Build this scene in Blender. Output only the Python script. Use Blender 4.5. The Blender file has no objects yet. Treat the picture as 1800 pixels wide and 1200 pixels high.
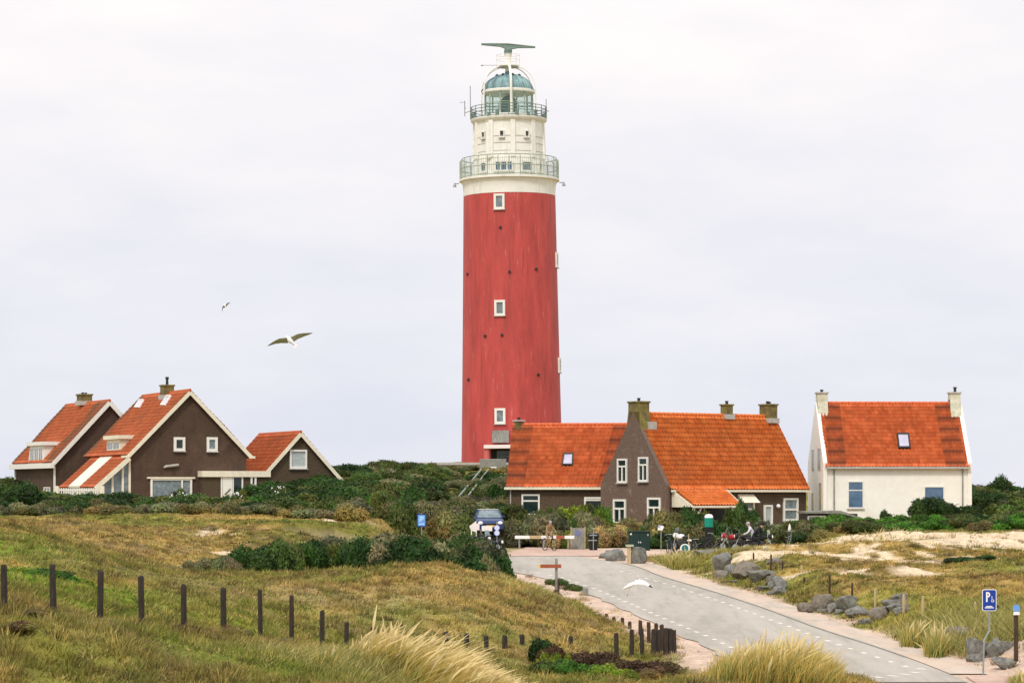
import bpy, math, random
import numpy as np
from mathutils import Vector, Matrix
PI = math.pi
C = bpy.context.scene.collection
SC = bpy.context.scene
R = math.radians
# ------------------------------------------------------------------ camera, sky, sun, exposure
EYE = 8.0; F = 5000.0; HY = 865.0            # eye height, focal length and horizon row in pixels of the 1800 px photo
cam = bpy.data.cameras.new('camera'); camo = bpy.data.objects.new('camera', cam); C.objects.link(camo)
camo.location = (0, 0, EYE); camo.rotation_euler = (PI/2, 0, 0)
cam.sensor_width = 36; cam.lens = 36*F/1800; cam.shift_y = (HY-600)/1800
cam.clip_start = 0.5; cam.clip_end = 9000
SC.camera = camo
SUN_EL, SUN_AZ = R(48), R(200)               # azimuth measured clockwise from +Y (north)
w = bpy.data.worlds.new('World'); SC.world = w; w.use_nodes = True
nt = w.node_tree; nt.nodes.clear()
N = nt.nodes.new; Lk = nt.links.new
sky = N('ShaderNodeTexSky'); sky.sky_type = 'NISHITA'; sky.sun_disc = False
sky.sun_elevation = SUN_EL; sky.sun_rotation = SUN_AZ
tc = N('ShaderNodeTexCoord'); sep = N('ShaderNodeSeparateXYZ'); Lk(tc.outputs['Generated'], sep.inputs[0])
# overcast cloud deck: brighter overhead than at the horizon, softly mottled
ramp = N('ShaderNodeValToRGB'); Lk(sep.outputs['Z'], ramp.inputs[0])
cr = ramp.color_ramp
cr.elements[0].position = 0.0; cr.elements[0].color = (.70, .715, .785, 1)
cr.elements[1].position = 1.0; cr.elements[1].color = (1.15, 1.15, 1.2, 1)
for p, c in ((.05, (.71, .722, .785, 1)), (.10, (.785, .77, .80, 1)), (.16, (.885, .845, .84, 1)), (.45, (1.02, 1.0, 1.0, 1))):
    e = cr.elements.new(p); e.color = c
mp = N('ShaderNodeMapping'); mp.inputs['Scale'].default_value = (7, 7, 22); Lk(tc.outputs['Generated'], mp.inputs[0])
nz = N('ShaderNodeTexNoise'); nz.inputs['Scale'].default_value = 1.3; nz.inputs['Detail'].default_value = 5; nz.inputs['Roughness'].default_value = .55
Lk(mp.outputs[0], nz.inputs['Vector'])
cr2 = N('ShaderNodeValToRGB'); Lk(nz.outputs[0], cr2.inputs[0])
cr2.color_ramp.elements[0].position = .32; cr2.color_ramp.elements[0].color = (.93, .945, .98, 1)
cr2.color_ramp.elements[1].position = .70; cr2.color_ramp.elements[1].color = (1.07, 1.05, 1.03, 1)
mul = N('ShaderNodeMix'); mul.data_type = 'RGBA'; mul.blend_type = 'MULTIPLY'; mul.inputs[0].default_value = 1
Lk(ramp.outputs[0], mul.inputs[6]); Lk(cr2.outputs[0], mul.inputs[7])
bg1 = N('ShaderNodeBackground'); Lk(sky.outputs[0], bg1.inputs[0]); bg1.inputs[1].default_value = .06
bg2 = N('ShaderNodeBackground'); Lk(mul.outputs[2], bg2.inputs[0]); bg2.inputs[1].default_value = .96
mx = N('ShaderNodeMixShader'); mx.inputs[0].default_value = .92
Lk(bg1.outputs[0], mx.inputs[1]); Lk(bg2.outputs[0], mx.inputs[2])
ow = N('ShaderNodeOutputWorld'); Lk(mx.outputs[0], ow.inputs[0])
sl = bpy.data.lights.new('sun', 'SUN'); sl.energy = 1.5; sl.angle = R(10); sl.color = (1, .95, .86)
so = bpy.data.objects.new('sun', sl); C.objects.link(so); so.location = (0, 0, 80)
sd = Vector((math.sin(SUN_AZ)*math.cos(SUN_EL), math.cos(SUN_AZ)*math.cos(SUN_EL), math.sin(SUN_EL)))
so.rotation_euler = sd.to_track_quat('Z', 'Y').to_euler()
SC.view_settings.view_transform = 'Standard'; SC.view_settings.look = 'None'
SC.view_settings.exposure = 0.32; SC.view_settings.gamma = 1
SC.cycles.max_bounces = 6; SC.cycles.transparent_max_bounces = 12
# ------------------------------------------------------------------ helpers
rng = np.random.default_rng(7); random.seed(7)
def P(px, py, Y): return Vector(((px-900)*Y/F, Y, EYE+(HY-py)*Y/F))
def hash2(ix, iy, s):
    h = (ix*374761393 + iy*668265263 + s*1442695041).astype(np.int64) & 0xffffffff
    h = ((h ^ (h >> 13))*1274126177) & 0xffffffff
    return ((h ^ (h >> 16)) & 0xffff)/65535.0
def vnoise(x, y, s=0):
    x = np.asarray(x, float); y = np.asarray(y, float)
    ix = np.floor(x).astype(np.int64); iy = np.floor(y).astype(np.int64)
    fx = x-ix; fy = y-iy; fx = fx*fx*(3-2*fx); fy = fy*fy*(3-2*fy)
    a = hash2(ix, iy, s); b = hash2(ix+1, iy, s); c = hash2(ix, iy+1, s); d = hash2(ix+1, iy+1, s)
    return (a*(1-fx)+b*fx)*(1-fy)+(c*(1-fx)+d*fx)*fy
def fbm(x, y, s=0, o=4):
    t = 0; a = .5; n = 0
    for i in range(o):
        t = t+a*vnoise(x*2**i+i*17.3, y*2**i-i*9.1, s+i); n += a; a *= .5
    return t/n
def sstep(a, b, x): t = np.clip((x-a)/(b-a), 0, 1); return t*t*(3-2*t)
class MB:
    def __init__(s): s.v = []; s.f = []; s.m = []; s.cur = 0
    def add(s, vs, fs):
        o = len(s.v); s.v += [tuple(p) for p in vs]
        for f in fs: s.f.append(tuple(i+o for i in f)); s.m.append(s.cur)
        return s
    def box(s, x0, x1, y0, y1, z0, z1):
        if x0 > x1: x0, x1 = x1, x0
        if y0 > y1: y0, y1 = y1, y0
        if z0 > z1: z0, z1 = z1, z0
        return s.add([(x0,y0,z0),(x1,y0,z0),(x1,y1,z0),(x0,y1,z0),(x0,y0,z1),(x1,y0,z1),(x1,y1,z1),(x0,y1,z1)],
              [(0,3,2,1),(4,5,6,7),(0,1,5,4),(1,2,6,5),(2,3,7,6),(3,0,4,7)])
    def bar(s, p, q, w, h, up=(0,0,1)):
        p = Vector(p); q = Vector(q); d = (q-p).normalized(); u = Vector(up)
        r = d.cross(u)
        if r.length < 1e-4: r = d.cross(Vector((0,1,0)))
        r.normalize(); u = r.cross(d).normalized(); vs = []
        for c in (p, q):
            for a, b in ((-1,-1),(1,-1),(1,1),(-1,1)): vs.append(c+r*a*w/2+u*b*h/2)
        return s.add(vs, [(0,1,2,3),(7,6,5,4),(0,4,5,1),(1,5,6,2),(2,6,7,3),(3,7,4,0)])
    def tube(s, pts, r, n=8, cap=True):
        pts = [Vector(p) for p in pts]; rs = r if isinstance(r, (list, tuple)) else [r]*len(pts)
        vs = []; pu = None
        for i, p in enumerate(pts):
            d = (pts[min(i+1, len(pts)-1)]-pts[max(i-1, 0)]).normalized()
            u = pu if pu else (Vector((0,0,1)) if abs(d.z) < .9 else Vector((1,0,0)))
            a = d.cross(u).normalized(); u = a.cross(d).normalized(); pu = u
            for k in range(n):
                t = 2*PI*k/n; vs.append(p+(a*math.cos(t)+u*math.sin(t))*rs[i])
        fs = [(i*n+k, i*n+(k+1)%n, (i+1)*n+(k+1)%n, (i+1)*n+k) for i in range(len(pts)-1) for k in range(n)]
        if cap: fs += [tuple(range(n-1, -1, -1)), tuple((len(pts)-1)*n+k for k in range(n))]
        return s.add(vs, fs)
    def lathe(s, prof, n=32, c=(0,0,0), cap=True, a0=0):
        vs = [(c[0]+r*math.cos(2*PI*k/n+a0), c[1]+r*math.sin(2*PI*k/n+a0), c[2]+z) for r, z in prof for k in range(n)]
        fs = [(i*n+k, i*n+(k+1)%n, (i+1)*n+(k+1)%n, (i+1)*n+k) for i in range(len(prof)-1) for k in range(n)]
        if cap: fs += [tuple(range(n-1, -1, -1)), tuple((len(prof)-1)*n+k for k in range(n))]
        return s.add(vs, fs)
    def prism(s, poly, ext):     # poly: list of 3-D points, ext: vector
        n = len(poly); e = Vector(ext); a = [Vector(p) for p in poly]
        return s.add(a+[p+e for p in a], [tuple(range(n-1,-1,-1)), tuple(range(n, 2*n))]+[(i, (i+1)%n, n+(i+1)%n, n+i) for i in range(n)])
    def ball(s, c, r, sc=(1,1,1), n=12, m=8):
        prof = [(r*math.sin(PI*i/m), -r*math.cos(PI*i/m)) for i in range(m+1)]
        vs = [(c[0]+max(q, 1e-3*r)*math.cos(2*PI*k/n)*sc[0], c[1]+max(q, 1e-3*r)*math.sin(2*PI*k/n)*sc[1], c[2]+z*sc[2]) for q, z in prof for k in range(n)]
        return s.add(vs, [(i*n+k, i*n+(k+1)%n, (i+1)*n+(k+1)%n, (i+1)*n+k) for i in range(m) for k in range(n)])
    def build(s, name, mat, parent=None, smooth=False, bevel=0, fixn=True):
        me = bpy.data.meshes.new(name); me.from_pydata(s.v, [], s.f)
        mats = mat if isinstance(mat, (list, tuple)) else [mat]
        for m in mats: me.materials.append(m)
        me.polygons.foreach_set('material_index', s.m)
        if fixn:
            import bmesh
            bm = bmesh.new(); bm.from_mesh(me); bmesh.ops.recalc_face_normals(bm, faces=bm.faces); bm.to_mesh(me); bm.free()
        if smooth: me.polygons.foreach_set('use_smooth', [True]*len(me.polygons))
        me.update()
        o = bpy.data.objects.new(name, me); C.objects.link(o)
        if parent: o.parent = parent
        if bevel:
            b = o.modifiers.new('bevel', 'BEVEL'); b.width = bevel; b.segments = 2; b.limit_method = 'ANGLE'
        if smooth and bevel == 0:
            es = o.modifiers.new('edges', 'EDGE_SPLIT'); es.split_angle = R(40)
        return o
def tag(o, label=None, cat=None, group=None, kind=None):
    if label: o['label'] = label
    if cat: o['category'] = cat
    if group: o['group'] = group
    if kind: o['kind'] = kind
    return o
def thing(name, label, cat, loc=(0,0,0), rz=0, group=None):
    o = bpy.data.objects.new(name, None); o.empty_display_size = .3; C.objects.link(o)
    o.location = loc; o.rotation_euler = (0, 0, rz); return tag(o, label, cat, group)
def dup(root, loc, rz=0, label=None, group=None, scale=None):
    r = root.copy(); C.objects.link(r); r.location = loc; r.rotation_euler = (0, 0, rz)
    if label: r['label'] = label
    if group: r['group'] = group
    if scale: r.scale = scale if isinstance(scale, (tuple, list)) else (scale,)*3
    for ch in list(root.children):
        c = ch.copy(); C.objects.link(c); c.parent = r
        for g in ch.children:
            d = g.copy(); C.objects.link(d); d.parent = c
    return r
def np_mesh(name, V, Fc, mats, cols=None, parent=None, smooth=False, midx=None):
    me = bpy.data.meshes.new(name); V = np.ascontiguousarray(V, dtype=np.float32); Fc = np.ascontiguousarray(Fc, dtype=np.int32)
    k = Fc.shape[1]; n = len(Fc)
    me.vertices.add(len(V)); me.vertices.foreach_set('co', V.ravel())
    me.loops.add(n*k); me.loops.foreach_set('vertex_index', Fc.ravel())
    me.polygons.add(n); me.polygons.foreach_set('loop_start', np.arange(0, n*k, k, dtype=np.int32))
    for m in (mats if isinstance(mats, list) else [mats]): me.materials.append(m)
    if midx is not None: me.polygons.foreach_set('material_index', np.ascontiguousarray(midx, dtype=np.int32))
    if smooth: me.polygons.foreach_set('use_smooth', np.ones(n, dtype=bool))
    me.update(calc_edges=True)
    if cols is not None:
        a = me.color_attributes.new('Col', 'FLOAT_COLOR', 'POINT')
        c4 = np.ones((len(V), 4), np.float32); c4[:, :3] = cols; a.data.foreach_set('color', c4.ravel())
    o = bpy.data.objects.new(name, me); C.objects.link(o)
    if parent: o.parent = parent
    return o
# ------------------------------------------------------------------ materials
def new_mat(name):
    m = bpy.data.materials.new(name); m.use_nodes = True; t = m.node_tree
    return m, t, t.nodes['Principled BSDF']
def mk(name, col, rough=.8, amt=.12, scale=6, bump=0, metal=0, stretch=(1,1,1), stain=None, stain_lo=.55, stain_hi=.75, stain_scale=1.5, stain_stretch=None, spec=.3, detail=6, run=None, run_lo=.6, run_hi=.8, run_scale=3, run_stretch=(1,1,.1)):
    m, t, b = new_mat(name); Nn = t.nodes.new; L = t.links.new
    b.inputs['Roughness'].default_value = rough; b.inputs['Metallic'].default_value = metal
    b.inputs['Specular IOR Level'].default_value = spec
    tcn = Nn('ShaderNodeTexCoord'); mpn = Nn('ShaderNodeMapping'); mpn.inputs['Scale'].default_value = stretch
    L(tcn.outputs['Object'], mpn.inputs[0])
    n = Nn('ShaderNodeTexNoise'); n.inputs['Scale'].default_value = scale; n.inputs['Detail'].default_value = detail; n.inputs['Roughness'].default_value = .65
    L(mpn.outputs[0], n.inputs['Vector'])
    mr = Nn('ShaderNodeMapRange'); mr.inputs[1].default_value = .25; mr.inputs[2].default_value = .75
    mr.inputs[3].default_value = 1-amt*2; mr.inputs[4].default_value = 1+amt*2; L(n.outputs[0], mr.inputs[0])
    mu = Nn('ShaderNodeMix'); mu.data_type = 'RGBA'; mu.blend_type = 'MULTIPLY'; mu.inputs[0].default_value = 1
    mu.inputs[6].default_value = (*col, 1); L(mr.outputs[0], mu.inputs[7]); out = mu.outputs[2]
    if stain:
        mp2 = Nn('ShaderNodeMapping'); mp2.inputs['Scale'].default_value = stain_stretch or stretch; mp2.inputs['Location'].default_value = (3, 7, 1)
        L(tcn.outputs['Object'], mp2.inputs[0])
        n2 = Nn('ShaderNodeTexNoise'); n2.inputs['Scale'].default_value = stain_scale; n2.inputs['Detail'].default_value = 7; n2.inputs['Roughness'].default_value = .7
        L(mp2.outputs[0], n2.inputs['Vector'])
        m2 = Nn('ShaderNodeMapRange'); m2.inputs[1].default_value = stain_lo; m2.inputs[2].default_value = stain_hi; m2.clamp = True
        L(n2.outputs[0], m2.inputs[0])
        x = Nn('ShaderNodeMix'); x.data_type = 'RGBA'; L(m2.outputs[0], x.inputs[0]); L(out, x.inputs[6]); x.inputs[7].default_value = (*stain, 1)
        out = x.outputs[2]
    if run:
        mp3 = Nn('ShaderNodeMapping'); mp3.inputs['Scale'].default_value = run_stretch; mp3.inputs['Location'].default_value = (11, 2, 5)
        L(tcn.outputs['Object'], mp3.inputs[0])
        n3_ = Nn('ShaderNodeTexNoise'); n3_.inputs['Scale'].default_value = run_scale; n3_.inputs['Detail'].default_value = 8; n3_.inputs['Roughness'].default_value = .72
        L(mp3.outputs[0], n3_.inputs['Vector'])
        m3 = Nn('ShaderNodeMapRange'); m3.inputs[1].default_value = run_lo; m3.inputs[2].default_value = run_hi; m3.clamp = True
        L(n3_.outputs[0], m3.inputs[0])
        x3 = Nn('ShaderNodeMix'); x3.data_type = 'RGBA'; L(m3.outputs[0], x3.inputs[0]); L(out, x3.inputs[6]); x3.inputs[7].default_value = (*run, 1)
        out = x3.outputs[2]
    L(out, b.inputs['Base Color'])
    if bump:
        bn = Nn('ShaderNodeBump'); bn.inputs['Strength'].default_value = bump; bn.inputs['Distance'].default_value = .05
        L(n.outputs[0], bn.inputs['Height']); L(bn.outputs[0], b.inputs['Normal'])
    return m
def mk_leaf(name, trans=.25, rough=.6, rnd=.25, tint=None):
    # colour from the mesh's own colour attribute, varied per plant
    m, t, b = new_mat(name); Nn = t.nodes.new; L = t.links.new
    a = Nn('ShaderNodeAttribute'); a.attribute_name = 'Col'
    oi = Nn('ShaderNodeObjectInfo'); mr = Nn('ShaderNodeMapRange'); mr.inputs[3].default_value = 1-rnd; mr.inputs[4].default_value = 1+rnd
    L(oi.outputs['Random'], mr.inputs[0])
    mu = Nn('ShaderNodeMix'); mu.data_type = 'RGBA'; mu.blend_type = 'MULTIPLY'; mu.inputs[0].default_value = 1
    L(a.outputs['Color'], mu.inputs[6]); L(mr.outputs[0], mu.inputs[7])
    L(mu.outputs[2], b.inputs['Base Color']); b.inputs['Roughness'].default_value = rough; b.inputs['Specular IOR Level'].default_value = .25
    if trans:
        tr = Nn('ShaderNodeBsdfTranslucent'); L(mu.outputs[2], tr.inputs[0])
        ms = Nn('ShaderNodeMixShader'); ms.inputs[0].default_value = trans
        L(b.outputs[0], ms.inputs[1]); L(tr.outputs[0], ms.inputs[2]); L(ms.outputs[0], t.nodes['Material Output'].inputs[0])
    return m
def mk_tile(name, c1, c2, dark, rowdark=.7, roww=.14):
    m, t, b = new_mat(name); Nn = t.nodes.new; L = t.links.new
    uv = Nn('ShaderNodeUVMap'); uv.uv_map = 'UVMap'
    fl = Nn('ShaderNodeVectorMath'); fl.operation = 'FLOOR'; L(uv.outputs[0], fl.inputs[0])
    wn = Nn('ShaderNodeTexWhiteNoise'); wn.noise_dimensions = '2D'; L(fl.outputs[0], wn.inputs['Vector'])
    x = Nn('ShaderNodeMix'); x.data_type = 'RGBA'; L(wn.outputs['Value'], x.inputs[0]); x.inputs[6].default_value = (*c1, 1); x.inputs[7].default_value = (*c2, 1)
    n = Nn('ShaderNodeTexNoise'); n.inputs['Scale'].default_value = .45; n.inputs['Detail'].default_value = 7; n.inputs['Roughness'].default_value = .7; L(uv.outputs[0], n.inputs['Vector'])
    mr = Nn('ShaderNodeMapRange'); mr.inputs[1].default_value = .3; mr.inputs[2].default_value = .7; mr.inputs[3].default_value = .76; mr.inputs[4].default_value = 1.18; L(n.outputs[0], mr.inputs[0])
    mu = Nn('ShaderNodeMix'); mu.data_type = 'RGBA'; mu.blend_type = 'MULTIPLY'; mu.inputs[0].default_value = 1; L(x.outputs[2], mu.inputs[6]); L(mr.outputs[0], mu.inputs[7])
    at = Nn('ShaderNodeAttribute'); at.attribute_name = 'Col'
    y = Nn('ShaderNodeMix'); y.data_type = 'RGBA'; L(at.outputs['Fac'], y.inputs[0]); L(mu.outputs[2], y.inputs[6]); y.inputs[7].default_value = (*dark, 1)
    # course joints, with the shade in the laps painted into the colour
    fr = Nn('ShaderNodeVectorMath'); fr.operation = 'FRACTION'; L(uv.outputs[0], fr.inputs[0]); sp = Nn('ShaderNodeSeparateXYZ'); L(fr.outputs[0], sp.inputs[0])
    lt = Nn('ShaderNodeMath'); lt.operation = 'LESS_THAN'; L(sp.outputs['Y'], lt.inputs[0]); lt.inputs[1].default_value = roww
    mm = Nn('ShaderNodeMapRange'); mm.inputs[3].default_value = 1; mm.inputs[4].default_value = rowdark; L(lt.outputs[0], mm.inputs[0])
    z = Nn('ShaderNodeMix'); z.data_type = 'RGBA'; z.blend_type = 'MULTIPLY'; z.inputs[0].default_value = 1; L(y.outputs[2], z.inputs[6]); L(mm.outputs[0], z.inputs[7])
    L(z.outputs[2], b.inputs['Base Color']); b.inputs['Roughness'].default_value = .75; b.inputs['Specular IOR Level'].default_value = .25
    return m
def mk_glass(name, col, rough=.08, spec=.6, amt=.2, sc=1.5):
    return mk(name, col, rough, amt, sc, spec=spec, detail=3)
M = dict(
 brick=mk('dark_brick', (.088,.054,.038), .9, .28, 13, .3, stain=(.13,.085,.055), stain_scale=.8, stain_lo=.5, stain_hi=.8, run=(.05,.032,.024), run_lo=.5, run_hi=.75, run_scale=1.6, run_stretch=(1,1,.6)),
 brick_grey=mk('lit_gable_brick', (.155,.105,.080), .9, .26, 12, .3, stain=(.27,.21,.17), stain_scale=1.6, stain_lo=.58, stain_hi=.72),  # paler than the long wall: light from the left put into the colour
 brick_mid=mk('brown_brick', (.105,.072,.048), .9, .28, 13, .3, stain=(.06,.045,.03), stain_scale=.9, stain_lo=.5, stain_hi=.8, run=(.16,.115,.08), run_lo=.56, run_hi=.8, run_scale=2, run_stretch=(1,1,.7)),
 brick_olive=mk('olive_brick', (.085,.062,.037), .9, .14, 9, .3),
 white=mk('white_paint', (.82,.80,.74), .5, .04, 4, spec=.4),
 cream=mk('cream_paint', (.80,.74,.58), .55, .06, 3, spec=.35),
 render_w=mk('white_render', (.88,.85,.78), .85, .03, 2, .1, stain=(.70,.66,.52), stain_scale=.7, stain_lo=.55, stain_hi=.85, stain_stretch=(1,1,.35)),
 chim=mk('mossy_chimney_brick', (.13,.10,.055), .95, .2, 5, .4, stain=(.24,.20,.05), stain_scale=2.2, stain_lo=.4, stain_hi=.62),
 chim_w=mk('weathered_white_render', (.62,.60,.47), .9, .12, 3, .2, stain=(.30,.30,.16), stain_scale=1.5, stain_lo=.5, stain_hi=.75),
 lead=mk('lead_flashing', (.45,.42,.38), .6, .15, 5),
 dark=mk('dark_metal', (.03,.03,.03), .5, .1, 8),
 black=mk('black_paint', (.012,.013,.013), .45, .1, 8),
 pane_dark=mk_glass('dark_window_glass', (.015,.03,.028)),
 pane_blue=mk_glass('blue_window_glass', (.09,.16,.26), .12),  # plain blue pane colour
 pane_grey=mk_glass('curtained_window_glass', (.18,.23,.25), .15, amt=.25, sc=3),
 pane_lace=mk_glass('lace_curtain_window_glass', (.42,.47,.46), .2, amt=.12, sc=5),
 red=mk('red_tower_paint', (.47,.066,.058), .6, .14, .9, .05, stain=(.70,.32,.28), stretch=(1.2,1.2,.25), stain_scale=3.2, stain_lo=.60, stain_hi=.80, stain_stretch=(1.6,1.6,.16), spec=.35, run=(.20,.045,.038), run_lo=.55, run_hi=.76, run_scale=2.4, run_stretch=(1.5,1.5,.07)),
 twhite=mk('weathered_tower_white', (.84,.825,.76), .6, .03, 2, .05, stain=(.50,.53,.42), stain_scale=1.5, stain_lo=.54, stain_hi=.80, stain_stretch=(1,1,.3)),
 trail=mk('pale_green_railing_paint', (.36,.42,.33), .5, .2, 5),
 copper=mk('verdigris_copper', (.22,.35,.35), .4, .2, 1.2, stain=(.09,.16,.19), stain_scale=1.1, stain_lo=.45, stain_hi=.62, stain_stretch=(1,1,.25)),
 grn=mk('grey_green_paint', (.16,.23,.20), .5, .1, 4),
 lens=mk('lens_glass', (.03,.09,.07), .15, .5, 2, spec=.8),
 wood=mk('weathered_wood', (.045,.035,.028), .95, .3, 14, .5, stretch=(1,1,.2), stain=(.10,.09,.08), stain_scale=6, stain_lo=.6, stain_hi=.8, stain_stretch=(1,1,.15)),
 wood_brown=mk('brown_wood', (.07,.045,.028), .95, .3, 14, .5, stretch=(1,1,.2)),
 wood_pale=mk('pale_new_wood', (.50,.38,.22), .85, .12, 14, .3, stretch=(1,1,.2)),
 wood_grey=mk('grey_silvered_wood', (.25,.25,.22), .9, .2, 8, .3, stretch=(1,1,.3)),
 rock=mk('basalt_boulder', (.18,.175,.155), .85, .28, 3.5, .9, stain=(.34,.33,.28), stain_scale=2.2, stain_lo=.54, stain_hi=.74),
 rock_brown=mk('brown_boulder', (.19,.16,.125), .85, .28, 3.5, .9, stain=(.22,.19,.15), stain_scale=2.2, stain_lo=.55, stain_hi=.75),
 metal=mk('galvanised_steel', (.33,.36,.36), .45, .12, 6, metal=.4),
 blue=mk('traffic_blue', (.012,.05,.32), .4, .05, 3), blue_light=mk('faded_sign_blue', (.16,.36,.75), .4, .1, 6),
 signwhite=mk('reflective_white', (.85,.85,.84), .4, .03, 3),
 pinkwhite=mk('pinkish_white', (.85,.78,.76), .45, .04, 3),  # one even pinkish white
 signred=mk('faded_red_wood', (.36,.10,.05), .8, .15, 6), yellow=mk('yellow_paint', (.75,.50,.05), .6, .1, 5),
 teal=mk('teal_plastic', (.005,.25,.17), .4, .05, 4), tealdeep=mk('deep_teal_board', (.01,.15,.17), .5, .1, 4),
 bluecar=mk('navy_car_paint', (.012,.035,.13), .25, .05, 2, spec=.6), tyre=mk('rubber', (.02,.02,.02), .9, .1, 8),
 cabgreen=mk('dark_green_cabinet_paint', (.008,.030,.026), .5, .1, 4),
 scoot=mk('red_motorbike_paint', (.35,.02,.03), .35, .1, 4), skin=mk('skin', (.45,.27,.19), .6, .05, 8),
 clothw=mk('white_jacket_cloth', (.62,.60,.66), .9, .08, 8), clothb=mk('black_riding_cloth', (.012,.013,.016), .8, .1, 8), cloth_tan=mk('tan_cloth', (.30,.20,.09), .9, .1, 8), hair=mk('grey_hair', (.35,.33,.33), .8, .1, 8),
 feather_w=mk('white_feathers', (.85,.84,.82), .8, .03, 6), feather_g=mk('grey_wing_feathers', (.28,.30,.27), .8, .1, 6), feather_o=mk('olive_wing_feathers', (.36,.37,.24), .8, .12, 6), feather_k=mk('black_wing_tip_feathers', (.02,.022,.02), .8, .1, 6),  # olive is one even colour for wing feathers
 skylight=mk_glass('skylight_glass', (.50,.48,.60), .08, .8, .1), whitepanel=mk('pale_roof_panel', (.82,.77,.64), .35, .05, 2),
)
M['tileL'] = mk_tile('red_orange_pantiles', (.48,.115,.042), (.60,.16,.062), (.21,.115,.065), .82, .12)
M['tileM'] = mk_tile('bright_orange_pantiles', (.70,.155,.034), (.88,.25,.065), (.42,.16,.07), .62, .18)
M['tileW'] = mk_tile('weathered_orange_pantiles', (.60,.12,.036), (.78,.19,.065), (.22,.065,.035), .74, .14)
M['tileA'] = mk_tile('faded_orange_pantiles', (.46,.11,.04), (.56,.15,.055), (.22,.14,.09), .8, .12)
leafM = mk_leaf('shrub_leaves'); grassM = mk_leaf('dune_grass_blades', .3, .7, 0)
tg = bpy.data.materials.new('lantern_glass'); tg.use_nodes = True
_t = tg.node_tree; _b = _t.nodes['Principled BSDF']; _tr = _t.nodes.new('ShaderNodeBsdfTransparent'); _tr.inputs[0].default_value = (.86,.95,.92,1)
_b.inputs['Base Color'].default_value = (.4,.5,.5,1); _b.inputs['Roughness'].default_value = .05; _ms = _t.nodes.new('ShaderNodeMixShader'); _ms.inputs[0].default_value = .16
_t.links.new(_tr.outputs[0], _ms.inputs[1]); _t.links.new(_b.outputs[0], _ms.inputs[2]); _t.links.new(_ms.outputs[0], _t.nodes['Material Output'].inputs[0])
# ------------------------------------------------------------------ terrain
def zroad(Y): return .528+.0284*np.minimum(Y, 149.5)
LY = [60, 77, 80.5, 84, 92.2, 102.6, 110.3, 119.7, 128.8, 134, 138, 141, 144, 147, 176]
LX = [12.5, 11, 7.9, 6.6, 6.0, 4.7, 3.9, 2.8, 1.3, -.5, -3, -6, -12, -30, -4]
RY = [60, 76, 84.7, 91.1, 97.3, 108, 118.6, 129.7, 135, 140, 144, 147, 176]
RX = [12.9, 12.8, 12.2, 11.5, 10.6, 9.6, 8.3, 6.6, 6.3, 5.6, 4.5, 3, 3]
_YD = np.arange(60, 176.1, .5)
def _smooth(v, k=11): p = np.r_[np.full(k, v[0]), v, np.full(k, v[-1])]; return np.convolve(p, np.hanning(2*k+1)/np.hanning(2*k+1).sum(), 'same')[k:-k]
_L0 = np.interp(_YD, LY, LX); _LS = _smooth(_L0); _LS = np.where((_YD > 90)&(_YD < 134), _LS, _L0); _RS = _smooth(np.interp(_YD, RY, RX), 13)
def roadL(Y): return np.interp(Y, _YD, _LS)
def roadR(Y): return np.interp(Y, _YD, _RS)
CP = [ # pixel column, pixel row, distance of points read off the ground in the photograph
 (0,1200,48),(300,1205,49),(600,1215,50),(200,1110,56),(8,1095,52),(95,1085,54),(175,1097,56),(323,1105,61),(393,1110,63.5),(458,1115,66),(513,1125,68.5),(566,1132,71),(609,1142,73.5),
 (700,1200,58),(800,1200,61),(900,1200,62),(1050,1200,66),(1200,1200,69),(1300,1202,70),(1400,1202,71),(1440,1200,74),(784,1158,78.5),(887,1150,81.5),(1003,1150,84.5),(1084,1146,86),(1130,1150,87),(1188,1157,88),
 (700,1120,80),(0,1000,75),(0,940,95),(0,920,110),(-100,930,95),(100,960,95),(200,1050,75),(200,1000,90),(200,950,120),(200,925,140),(400,1050,82),(400,1018,98),(300,1060,74),(500,1060,82),(640,1060,84),
 (500,1016,103),(600,1017,105),(700,1021,105),(800,1021,105),(900,1020,104),(960,1033,101),(1010,1070,97.5),(1060,1104,93),(1120,1132,90),(800,1060,88),(900,1080,87),
 (500,1000,118),(600,990,122),(700,990,122),(800,990,122),(860,990,125),(400,995,116),(330,1002,108),(250,982,115),
 (0,915,150),(100,925,150),(300,912,160),(500,912,160),(650,922,160),(750,932,158),(840,950,152),(380,945,138),(550,935,142),
 (20,872,200),(300,885,188),(500,870,190),(600,845,200),(650,835,215),(750,830,240),(900,815,254),(900,815,262),(1000,820,254),(800,816,246),(850,870,205),(780,880,196),(862,925,180),(700,895,185),
 (1100,925,178),(1180,925,177),(1400,925,184),(980,905,184),(1570,912,185),(1750,905,185),(1790,880,250),(1500,952,150),(1650,937,155),(1790,940,155),(1900,945,155),(1350,975,148),(1240,975,148),(1400,988,125),(1300,978,136),
 (1790,1000,120),(1600,1000,122),(1500,1050,102),(1700,1050,102),(1750,1100,90),(1790,1150,80),(1850,1180,76),(1900,1000,120),(1620,1080,97)]
pts = [tuple(P(*c)) for c in CP]
pts += [(0,0,6.3),(0,20,5.9),(0,32,5.45),(-10,20,6.0),(10,20,5.6),(10,40,4.3),(20,60,3.2),(-20,0,6.4),(20,0,5.6),(-30,40,6),(-40,80,6.2),(-45,120,6.3),(-60,200,7.5),(-60,300,7),(0,330,8),(-30,300,8),(40,320,7.5),
        (60,200,6.4),(70,120,4.8),(50,70,3.6),(60,20,4.5),(-60,0,6),(80,300,7),(-80,100,6.3),(25,95,4.0),(45,100,4.6)]
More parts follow.
